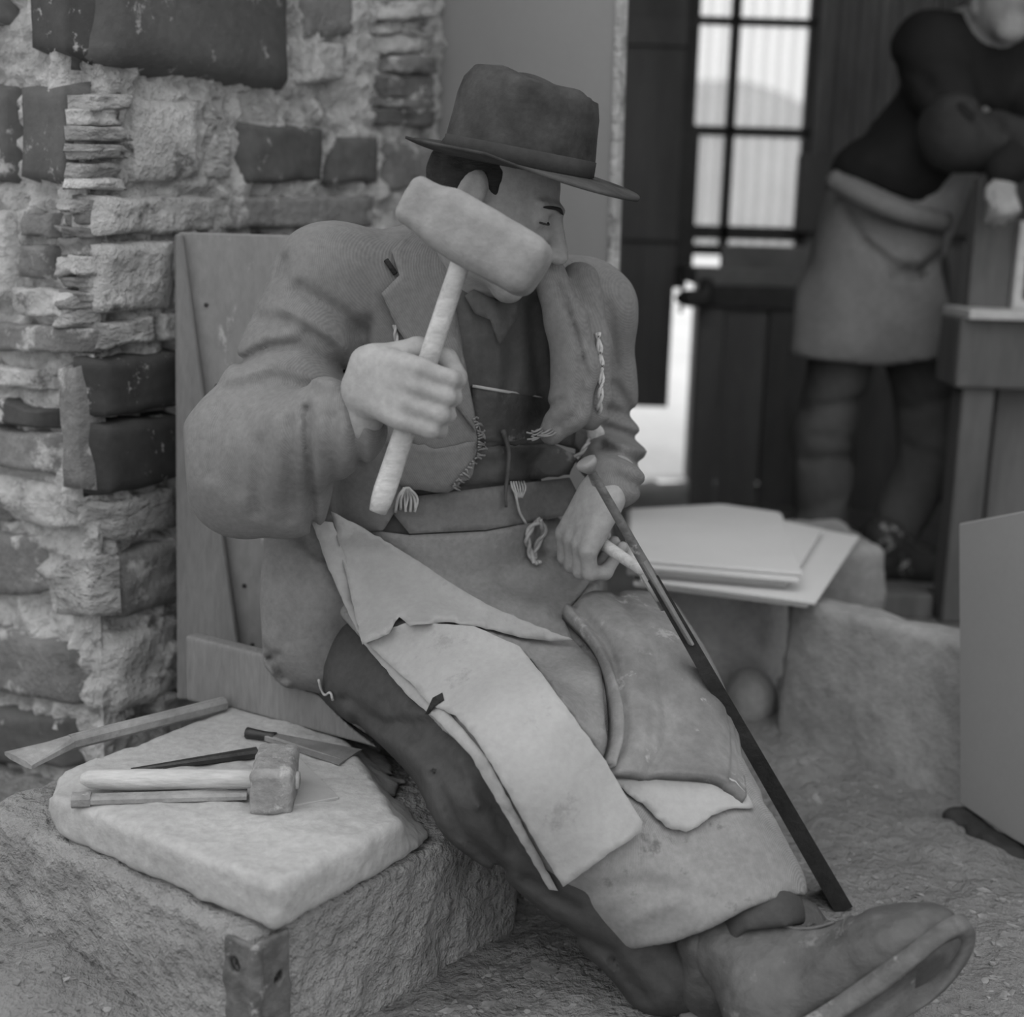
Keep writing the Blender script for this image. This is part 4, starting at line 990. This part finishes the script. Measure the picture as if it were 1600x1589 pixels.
# curved piece of tyre over the left thigh
def relief(u, v):
    r = .014 * np.exp(-((u - .05) / .05) ** 2) + .009 * np.exp(-((u - .27) / .10) ** 2) - .006 * np.exp(-((u - .42) / .025) ** 2) - .006 * np.exp(-((u - .14) / .03) ** 2)
    return r - .004 * np.exp(-((u - .86) / .015) ** 2)
rows = [[(878, 960, 1.985), (916, 934, 1.975), (985, 922, 1.985), (1040, 930, 2.02), (1062, 950, 2.06)],
        [(928, 1020, 1.93), (968, 1000, 1.90), (1040, 1000, 1.895), (1090, 1010, 1.94), (1112, 1030, 2.00)],
        [(952, 1090, 1.895), (990, 1085, 1.86), (1060, 1085, 1.85), (1120, 1092, 1.88), (1146, 1110, 1.95)],
        [(956, 1150, 1.87), (995, 1152, 1.835), (1065, 1150, 1.825), (1130, 1155, 1.85), (1160, 1180, 1.92)],
        [(946, 1194, 1.865), (962, 1212, 1.83), (1040, 1208, 1.805), (1120, 1214, 1.825), (1167, 1244, 1.90)]]
for r_ in rows:
    last = None
    for j, (x, y, Y) in enumerate(r_):
        t = ray_t(lap, x, y); h = None if t is None else (CP + ray(x, y) * t)[1]
        if h is None or (last is not None and h > last + .07): h = (last or Y) + .055
        last = h; r_[j] = (x, y, h)
Yg = np.array([[q[2] for q in r_] for r_ in rows]); Yp = np.pad(Yg, 1, mode='reflect', reflect_type='odd'); Ys = np.minimum(Yg, .4 * Yg + .15 * (Yp[:-2, 1:-1] + Yp[2:, 1:-1] + Yp[1:-1, :-2] + Yp[1:-1, 2:]))
for i, r_ in enumerate(rows):
    for j, q in enumerate(r_): r_[j] = (q[0], q[1], Ys[i, j] - .026)
pad = patch('tyre_pad', rows, .014, 'tyre_rubber', P1_, 48, 36, relief); pad['label'] = 'curved piece of tyre protecting the thigh'

# ------------------------------------------------------------------ boots
def boot(name, o0, fd, up, sc, parent, m='boot_leather', shaft=.17):
    x = nrm(fd); z = np.asarray(up, float); z = nrm(z - x * np.dot(x, z)); y = np.cross(z, x); R = np.stack([x, y, z], 1)
    L = lambda a, b, c: o0 + R @ (np.array([a, b, c]) * sc)
    c = L(.13, 0, .08); f = Field(c - .25, c + .25, .0035)
    f.ell(L(.235, .0, .040), np.array([.072, .053, .045]) * sc, R); f.cap(L(.04, 0, .045), L(.21, 0, .042), .042 * sc, .049 * sc, .03); f.ell(L(.03, 0, .045), np.array([.046, .041, .05]) * sc, R, .03)
    f.cap(L(.07, 0, .11), L(.205, 0, .055), .040 * sc, .034 * sc, .03); f.cap(L(.045, 0, .07), L(.028, 0, shaft), .046 * sc, .05 * sc, .03); f.cap(L(.08, 0, .10), L(.06, 0, shaft), .036 * sc, .04 * sc, .03)
    f.noise(.003, 16, 5); f.noise(.0015, 50, 6)
    f.box(L(.14, 0, -.05), (.3, .2, .05 * sc), R, .002, 0, True)
    b = f.obj(name, m, parent, 1)
    out = [(-.018, 0), (-.012, -.032), (.02, -.045), (.09, -.041), (.16, -.052), (.23, -.06), (.285, -.045), (.312, -.016), (.316, .012), (.295, .045), (.24, .062), (.16, .052), (.09, .042), (.02, .045), (-.012, .032)]
    ring = spline([(*p, 0) for p in out + [out[0]]], 48)[:-1]
    tw = lambda a: .030 * max(0, (a - .17) / .14) ** 2
    V = [L(p[0], p[1], .006 + tw(p[0])) for p in ring] + [L(p[0], p[1], -.016 + tw(p[0])) for p in ring]; n = len(ring)
    V += [L(p[0] * .86 + .02, p[1] * .84, -.018 + tw(p[0])) for p in ring] + [L(p[0] * .86 + .02, p[1] * .84, -.012 + tw(p[0])) for p in ring] 
    Fs = [tuple(range(n))] + [(i, n + i, n + (i + 1) % n, (i + 1) % n) for i in range(n)] + [(n + i, 2 * n + i, 2 * n + (i + 1) % n, n + (i + 1) % n) for i in range(n)] + [(2 * n + i, 3 * n + i, 3 * n + (i + 1) % n, 2 * n + (i + 1) % n) for i in range(n)] + [tuple(range(4 * n - 1, 3 * n - 1, -1))]
    s_ = obj('sole', V, Fs, 'boot_sole', b); fix_normals(s_)
    hl_ = spline([(*p, 0) for p in [(-.018, 0), (-.012, -.032), (.02, -.044), (.075, -.04), (.075, .04), (.02, .044), (-.012, .032), (-.018, 0)]], 24)[:-1]
    prism('heel', [L(p[0], p[1], -.016) for p in hl_], -z * .026 * sc, 'boot_sole', b, .002)
    bb = bvh_of(b)
    def top(a, q, o=.002):
        h = bb.ray_cast(Vector(L(a, q, .3)), Vector(-z)); return (np.array(h[0]) if h[0] is not None else L(a, q, .1)) + z * o
    for a in (.085, .105, .125, .145, .165):
        tube('lace', spline([top(a - .006, -.026), top(a - .002, -.012), top(a, 0), top(a + .002, .012), top(a + .006, .026)], 10), .0028, 'thong', b, 6)
    for q in (-.03, .03): tube('lace_edge', spline([top(.075, q), top(.11, q), top(.14, q), top(.172, q)], 12), .0022, 'boot_leather', b, 6)
    tube('toe_seam', spline([top(.175, q, .0005) if abs(q) > 1 else top(.195 - 12 * q * q, q, .0005) for q in (-.045, -.03, -.015, 0, .015, .03, .045)], 20), .0018, 'thong', b, 6)
    return b
fd = nrm([.25, .0, .165]); ns = nrm([.31, -.82, -.47])
b1 = boot('boot', at(1182, 1662, 1.480), fd, -ns, .96, P1_, shaft=.165)
b2_ = boot('boot', at(1095, 1592, 1.60), nrm([.45, .45, .05]), nrm([-.3, -.2, .9]), .86, P1_, shaft=.12)

# ------------------------------------------------------------------ strings and cords on the clothing
def onl(bvh, pts, o=.006): return [CP + ray(x, y) * ((ray_t(bvh, x, y) or 1.95) - o) for x, y in pts]
allb = bvh_of(jacket, shirt, apron, *[bpy.data.objects[n] for n in ('belt', 'bib', 'apron_waist', 'apron_lap')])
cord('cord', onl(allb, [(617, 508), (620, 545), (620, 590), (616, 640)]), .0035, 'string', P1_)
cord('cord', onl(allb, [(934, 520), (940, 580), (936, 640), (930, 672), (915, 700), (900, 715)]), .0045, 'string', P1_)
k_ = onl(allb, [(931, 676)], .012)[0]; f = Field(k_ - .04, k_ + .04, .0025); f.ell(k_, (.012, .01, .018)); f.noise(.003, 90, 3); f.obj('knot', 'string', P1_)
tube('thong', spline(onl(allb, [(786, 672), (795, 705), (793, 740), (790, 770), (791, 792)], .012), 20), np.linspace(.004, .0025, 20), 'thong', P1_, 6)
cord('cord', onl(allb, [(846, 812), (832, 822), (824, 840), (828, 862), (836, 880)], .014), .005, 'string', P1_)
cord('cord', onl(allb, [(842, 812), (850, 830), (840, 850), (834, 872), (842, 880)], .018), .005, 'string', P1_)
tube('thread', spline(onl(allb, [(800, 755), (806, 775), (812, 800), (822, 818)], .012), 12), .0022, 'string', P1_, 5)
for i in range(6):
    x = 798 + i * 4; tube('thread', spline(onl(allb, [(x, 752), (x + 3, 764), (810 + i, 778)], .013), 8), .0016, 'string', P1_, 5)
for i in range(7):
    x = 622 + i * 5; tube('thread', spline(onl(allb, [(632 + i, 762), (x, 778), (x - 4 + 3 * (i % 3), 800 - 4 * (i % 2))], .014), 8), .0022, 'string', P1_, 5)
r = random.Random(4)
for i in range(26):                                     # frayed edge of the jacket front
    t = i / 25; x = 740 + 8 * math.sin(t * 5) - 60 * max(0, t - .55); y = 655 + 110 * t
    tube('thread', spline(onl(allb, [(x, y), (x + r.uniform(2, 9), y + r.uniform(-4, 5)), (x + r.uniform(4, 14), y + r.uniform(-3, 9))], .011), 6), .0016, 'canvas', P1_, 5)
for i in range(9):                                     # frayed end of the rolled front
    x = 838 + r.uniform(-8, 24); y = 680 + r.uniform(-6, 6)
    tube('thread', spline([at(x + 10, y - 6, 1.955), at(x, y, 1.945), at(x - r.uniform(6, 16), y + r.uniform(-4, 8), 1.945)], 6), .0015, 'canvas', P1_, 5)
tube('thread', spline(onl(lap2, [(498, 1062), (502, 1078), (508, 1086), (516, 1082), (520, 1094)], .012), 14), .002, 'string', P1_, 5)

# ------------------------------------------------------------------ what he holds
ml = empty('mallet', M0); tag(ml, 'wooden mallet swung up in the seated man\'s right hand', 'mallet')
tube('handle', spline([M0, M0 + (M1 - M0) * .5, M1 + mh * .02], 24), np.interp(np.linspace(0, 1, 24), [0, .06, .5, 1], [.011, .0145, .013, .012]), 'wood_handle', ml, 12)
md = nrm(at(842, 446, 1.70) - at(672, 300, 1.74)); md = nrm(md - mh * np.dot(md, mh) * .5); mc = at(738, 366, 1.72)
Rm = frame(md, mh); f = Field(mc - .16, mc + .16, .0035)
f.box(mc, (.095, .030, .032), Rm, .014); f.box(mc + md * .02, (.072, .034, .036), Rm, .02, k=.02); f.noise(.002, 25, 3)
f.obj('head', 'wood_mallet', ml, 1)
# slate block being split, edge towards the camera, with chisels in its top
e0, e1 = at(1020, 903, 1.785), atz(1320, 1424, .004); Dv = e1 - e0; Vv = ray(1170, 1165); Bv = Vv - Vv[2] / Dv[2] * Dv
wd_ = nrm(np.cross(Dv, Vv)); wd_ = wd_ if wd_[0] > 0 else -wd_
def slab_pts(w0, w1): return [e0 + wd_ * w0, e1 + wd_ * w1, e1 + Bv * .07 + wd_ * w1, e0 + Vv * .02 + wd_ * w0]
ra_, rb_ = slab_pts(-.008, -.014), slab_pts(.008, .014)
sp = obj('split_slab', ra_ + rb_, [(3, 2, 1, 0), (4, 5, 6, 7), (0, 1, 5, 4), (1, 2, 6, 5), (2, 3, 7, 6), (3, 0, 4, 7)], 'slate_dark', smooth=False); fix_normals(sp)
tag(sp, 'narrow dark slate slab propped against the seated man\'s knee, being split', 'slate slab')
ch1 = empty('splitting_chisel', e0); tag(ch1, 'thin iron splitting chisel with a round struck head, driven into the slate slab', 'chisel')
Du = nrm(Dv); a1 = e0 + Du * .012 + Vv * .006; tt_ = np.linspace(0, .5, 2001); a0 = e0 + Vv * .006 - Du * tt_[np.argmin(np.abs(np.array([proj(*(e0 - Du * t))[1] for t in tt_]) - 722))]
tube('shank', spline([a0, a0 + (a1 - a0) * .3, a0 + (a1 - a0) * .7, a1], 20), np.linspace(.0055, .0075, 20), 'iron', ch1, 10)
hd = nrm(a1 - a0); tube('struck_head', [a0 - hd * .004, a0 - hd * .003, a0 + hd * .003, a0 + hd * .014], [.011, .0145, .0145, .006], 'steel', ch1, 16)
bars('blade', [(e0 - Du * .03 + Vv * .003, e0 + Du * .115 - Vv * .002, .006, .0045, .010, .003)], 'steel', ch1)
ch2 = empty('hand_chisel', K1); tag(ch2, 'pale chisel held in the seated man\'s left hand against the slab edge', 'chisel')
tube('handle', spline([K0 - kh * .05, K0 + kh * .05, K1], 16), np.interp(np.linspace(0, 1, 16), [0, .5, 1], [.010, .009, .0075]), 'wood_handle', ch2, 10)
bars('blade', [(K1 - kh * .01, e0 + Du * .05 + Vv * .012 - wd_ * .006, .007, .004, .009, .0015)], 'steel', ch2)
# the side board gives way under the seated man: its top edge follows the cloth that hangs over it
old = bpy.data.objects['side_board']; bpy.data.objects.remove(old)
cb = q0 + ex2 * (Ls / 2 + .05) + Rs[:, 1] * .02 + np.array([0, 0, .05]); hb_ = np.array([Ls / 2 + .05, .014, .055])
f = Field(cb - .3, cb + .3, .0035)
f.box(cb, hb_, Rs, .004)
press = -.006
f.ell(hc, np.array([.092, .075, .135]) - press, Rz(.2), .0, True)
f.cap(at(440, 1010, 1.99), at(540, 1045, 1.97), .042 - press, .047 - press, 0, True); f.ell(at(430, 1035, 1.99), np.array([.035, .035, .045]), k=0, sub=True)
f.cap(HipR, KnR, .101, .081, 0, True); f.ell(PV - [0, 0, .02], (.195, .14, .14), RT, 0, True)
f.box(pab(.225, .225, .216), (.243, .243, .030), RAB, .010, 0, True)
f.obj('side_board', 'board_dark', sb, 0)
# ------------------------------------------------------------------ the man standing at the heavy bench
mat('jersey', .022, .3, 6, .95, .15, 80)
mat('jersey_grey', .045, .3, 6, .95, .2, 80)
mat('cloth_apron', .21, .14, 5, .95, .15, 70)
mat('cord_trousers', .085, .25, 6, .9, .15, 70)
mat('boot_old', .045, .5, 8, .7, .3, 40, wear=.2, wear_col=.4, wscale=12)
S2 = [at(1452, 78, 3.92), at(1590, 90, 3.98)]; HD = at(1572, 8, 3.80)
HPa, HPb = at(1335, 470, 3.98), at(1430, 480, 4.0); PVb = at(1385, 430, 4.0)
KNa, ANa = at(1288, 680, 3.95), at(1278, 880, 3.9); KNb, ANb = at(1452, 715, 3.98), at(1372, 880, 3.88)
ELa, WRa = at(1492, 212, 3.74), at(1612, 232, 3.62); WRb = at(1572, 262, 3.58); HNb = at(1566, 300, 3.56); ELb = at(1640, 200, 3.80)
P2 = empty('person', (PVb[0], PVb[1], 0)); tag(P2, 'man in a dark jersey and grey apron leaning over the heavy timber bench', 'person')
f = Field((.75, 3.4, 0), (1.75, 4.25, 1.95), .009)
for a, b, ra, rb in ((HPa, KNa, .08, .06), (KNa, ANa, .055, .042), (HPb, KNb, .08, .06), (KNb, ANb, .055, .042), (S2[0], ELa, .05, .042), (ELa, WRa, .042, .03), (S2[1], ELb, .05, .042), (ELb, WRb, .04, .03), (S2[0], S2[1], .06, .06), (PVb, (S2[0] + S2[1]) / 2, .13, .13), ((S2[0] + S2[1]) / 2, HD, .06, .06)): f.cap(a, b, ra, rb, .03)
f.ell(HD + [0, 0, .03], (.078, .098, .12)); f.ell(HD + [.02, -.085, -.0], (.014, .022, .022), k=.012); f.ell(HD + [.0, -.06, -.075], (.04, .035, .03), k=.03); f.ell(HD + [-.08, .01, .0], (.012, .02, .032), k=.008)
for s in (-1, 1): f.ell(HD + [s * .032 + .015, -.098, .025], (.018, .014, .012), k=.008, sub=True)
f.cap(HD + [-.015, -.096, -.045], HD + [.04, -.092, -.045], .005, k=.006, sub=True)
# hanging hand: palm and five fingers
f.cap(WRb, HNb, .03, .034, .02, flat=((0, 1, 0), .7))
for i, (dx, ln) in enumerate(((-.028, .075), (-.009, .085), (.010, .08), (.028, .062))):
    q = HNb + [dx, -.005, -.015]; f.chain([q, q + [dx * .2, -.02, -ln * .45], q + [dx * .1 - .004, .005, -ln * .8]], [.0125, .011, .009], .006)
q = HNb + [-.034, -.01, .01]; f.chain([q, q + [-.012, -.025, -.025], q + [.004, -.03, -.05]], [.014, .011, .009], .006)
f.cap(WRa, WRa + [.07, -.01, -.02], .032, .03, .02)
for i in range(4): q = WRa + [.07, -.03 + .02 * i, -.02]; f.chain([q, q + [.045, 0, -.005], q + [.07, 0, -.03]], [.012, .011, .009], .006)
q = WRa + [.03, -.04, -.015]; f.chain([q, q + [.03, -.025, -.01], q + [.055, -.02, -.02]], [.013, .011, .009], .006)
f.obj('body', 'skin_dark', P2, 1)
f = Field(HD - .2, HD + .22, .008); f.ell(HD + [0, .02, .06], (.088, .1, .105)); f.box(HD + [0, -.12, 0], (.2, .09, .13), rad=.02, k=.02, sub=True); f.obj('hair', 'hair', P2)
f = Field((.75, 3.4, .95), (1.8, 4.3, 1.75), .009)
f.cap(PVb + [-.01, .02, .17], (S2[0] + S2[1]) / 2 - [.0, -.01, .05], .155, .15, .05); f.cap(S2[0], S2[1], .095, .095, .06); f.ell(at(1392, 270, 3.97), (.165, .13, .10), k=.08)
f.cap(S2[0], ELa, .092, .075, .04); f.cap(ELa, WRa, .075, .058, .03); f.cap(S2[1], ELb, .09, .07, .04); f.cap(ELb, WRb, .068, .05, .03)
for c in (([(1450, 130), (1480, 170), (1500, 210)], 12, .012), ([(1500, 165), (1530, 185)], 9, -.012), ([(1480, 240), (1540, 240)], 10, .01), ([(1440, 180), (1470, 250)], 14, .012), ([(1330, 200), (1400, 240)], 14, .008), ([(1540, 170), (1570, 200)], 8, .012), ([(1400, 100), (1440, 120)], 10, .008)): f.crease(*c)
f.noise(.006, 9, 3)
f.cut([(1200, -300), (1900, -300), (1900, 360), (1485, 352), (1470, 330), (1300, 268), (1200, 240)], True)
f.obj('jersey', 'jersey', P2, 2)
f = Field(ELa - .3, ELa + .35, .008); f.cap(ELa + (S2[0] - ELa) * .1, ELa, .086, .088, .03); f.cap(ELa, WRa, .088, .070, .03)
for c in (([(1500, 165), (1520, 200)], 9, .012), ([(1535, 170), (1560, 205)], 9, .014), ([(1560, 190), (1580, 220)], 8, .01)): f.crease(*c)
f.noise(.004, 10, 3); f.obj('sleeve', 'jersey_grey', P2, 2)
f = Field((.7, 3.6, .0), (1.6, 4.35, 1.15), .009)
f.ell(PVb, (.175, .13, .14))
for a, b, ra, rb in ((HPa, KNa, .10, .085), (KNa, ANa, .085, .078), (HPb, KNb, .10, .085), (KNb, ANb, .085, .075)): f.cap(a, b, ra, rb, .03)
for c in (([(1260, 640), (1350, 625)], 9, .014), ([(1260, 720), (1330, 715)], 9, .014), ([(1265, 680), (1340, 690)], 8, .008), ([(1420, 640), (1490, 620)], 10, .014), ([(1420, 700), (1480, 720)], 10, .012), ([(1350, 800), (1400, 830)], 9, .012), ([(1250, 800), (1310, 780)], 9, .01)): f.crease(*c)
f.noise(.007, 9, 5); f.obj('trousers', 'cord_trousers', P2, 2)
f = Field((.65, 3.55, .55), (1.6, 4.4, 1.2), .008)
f.cap(at(1385, 320, 3.97), at(1368, 470, 3.96), .18, .215, .05, flat=((0, 1, 0), .8)); f.cap(at(1300, 500, 3.95), at(1300, 540, 3.94), .125, .135, .08); f.cap(at(1430, 500, 3.95), at(1430, 545, 3.95), .13, .14, .08)
for c in (([(1310, 300), (1380, 335), (1470, 358)], 7, .018), ([(1320, 330), (1350, 380), (1400, 420), (1440, 425)], 9, .014), ([(1360, 370), (1400, 400), (1440, 405)], 8, -.008), ([(1400, 430), (1440, 428), (1470, 400)], 9, .02), ([(1308, 285), (1380, 318), (1470, 345)], 9, -.012), ([(1400, 460), (1460, 500)], 22, .012), ([(1270, 420), (1265, 540)], 18, .005), ([(1310, 460), (1330, 550)], 20, -.006)): f.crease(*c)
full = f.f.copy(); f.f = np.maximum(full, -(full + .016))
f.cut([(1305, 262), (1480, 340), (1470, 420), (1492, 500), (1478, 560), (1380, 572), (1300, 566), (1234, 556), (1245, 430), (1275, 340)], True)
ap2 = f.obj('apron', 'cloth_apron', P2, 2)
tube('apron_roll', spline([at(1300, 280, 3.86), at(1350, 308, 3.79), at(1410, 332, 3.78), at(1478, 348, 3.83)], 20), .028, 'cloth_apron', P2, 12)
boot('boot', atz(1352, 905, .038), nrm([.95, -.1, .0]), (0, 0, 1), 1.0, P2, 'boot_old', .13)
boot('boot', atz(1262, 888, .038), nrm([.95, .08, .0]), (0, 0, 1), 1.0, P2, 'boot_old', .13)

# ------------------------------------------------------------------ slate chips on the floor
def chip_mesh(r, s):
    n = r.choice((4, 5, 5, 6)); a0 = r.uniform(0, 6.28); st = r.uniform(1, 2.6)
    ring = [(s * st ** .5 * math.cos(a0 + 2 * math.pi * i / n + r.uniform(-.3, .3)), s / st ** .5 * math.sin(a0 + 2 * math.pi * i / n + r.uniform(-.3, .3))) for i in range(n)]
    t = r.uniform(.10, .28) * s
    v = [(x, y, 0) for x, y in ring] + [(x * .93, y * .93, t) for x, y in ring]
    fs = [tuple(range(n - 1, -1, -1)), tuple(range(n, 2 * n))] + [(i, (i + 1) % n, n + (i + 1) % n, n + i) for i in range(n)]
    return v, fs
r = random.Random(12)
solid = [o for o in bpy.data.objects if o.type == 'MESH' and o.name.split('.')[0] in ('plinth_stone', 'standing_stone', 'rubble_stone', 'seat_stone', 'boot', 'sole', 'heel', 'trousers', 'apron', 'leaning_slab', 'split_slab', 'prop_stone', 'cobble', 'angle_bracket', 'dusty_stone_slab', 'foot_block')]
col_b = bvh_of(*solid)
def chip_label(x, y):
    if x < -.2: return 'flat chip of slate waste on the floor beside the iron-shod stone block'
    if y > 2.05: return 'flat chip of slate waste on the floor before the standing stone slab'
    if x > .42: return 'flat chip of slate waste on the floor beyond the toe of the big boot'
    return 'flat chip of slate waste on the floor between stone block and boots'
def free(x, y, s):
    if s < .02 and np.dot(np.array([x, y, 0]) - WC, rn) < .03 and np.dot(np.array([x, y, 0]) - WC, WLN) < .03: return False
    h = col_b.find_nearest(Vector((x, y, .02)), s + .03)
    return h[0] is None
prot = []
for i in range(14):
    v, fs = chip_mesh(r, r.uniform(.008, .013)); me = bpy.data.meshes.new('slate_chip'); me.from_pydata(v, [], fs); me.materials.append(MATS['chip']); prot.append(me)
big = [(640, 1478, .024), (850, 1506, .022), (395, 1545, .03), (40, 1470, .014), (560, 1560, .014), (1420, 1365, .013), (1490, 1345, .013), (1270, 1252, .03), (760, 1560, .013), (690, 1540, .011), (75, 1510, .016), (1540, 1400, .014), (1580, 1470, .015), (1320, 1350, .012)]
made = 0
for x, y, s in big:
    p = atz(x, y, .0)
    if not free(p[0], p[1], s * .8): continue
    v, fs = chip_mesh(r, s); o = obj('slate_chip', v, fs, 'chip', smooth=False); o.location = (p[0], p[1], float(ground_z(np.array(p[0]), np.array(p[1]))) - .002)
    o.rotation_euler = (r.uniform(-.15, .15), r.uniform(-.15, .15), r.uniform(0, 6)); tag(o, chip_label(o.location.x, o.location.y), 'slate chip', chip_label(o.location.x, o.location.y).replace('flat chip of slate waste', 'slate chips')); made += 1
while made < 230:
    x, y = (r.uniform(-.75, .75), r.uniform(1.45, 2.0)) if r.random() < .6 else (r.uniform(.25, .95), r.uniform(1.6, 2.6))
    if not free(x, y, .015): continue
    o = bpy.data.objects.new('slate_chip', r.choice(prot)); COL.objects.link(o); s = r.uniform(.5, 1.1)
    o.location = (x, y, float(ground_z(np.array(x), np.array(y))) - .001); o.scale = (s, s, s); o.rotation_euler = (r.uniform(-.25, .25), r.uniform(-.25, .25), r.uniform(0, 6))
    tag(o, chip_label(o.location.x, o.location.y), 'slate chip', chip_label(o.location.x, o.location.y).replace('flat chip of slate waste', 'slate chips')); made += 1
V, Fs = [], []
for i in range(5200):
    x, y = r.uniform(-1.0, 1.3), r.uniform(1.35, 3.1)
    if r.random() < .5: y = r.uniform(1.4, 2.0)
    if x < -.72 or not free(x, y, .002): continue
    z = float(ground_z(np.array(x), np.array(y))); v, fs = chip_mesh(r, r.uniform(.0015, .006)); k = len(V); tx, ty = r.uniform(-.4, .4), r.uniform(-.4, .4)
    V += [(x + a, y + b, z - .0005 + c + a * tx + b * ty) for a, b, c in v]; Fs += [tuple(q + k for q in g) for g in fs]
st = obj('slate_grit', V, Fs, 'chip', smooth=False); tag(st, 'fine slate grit scattered over the dusty floor', 'grit', kind='stuff')
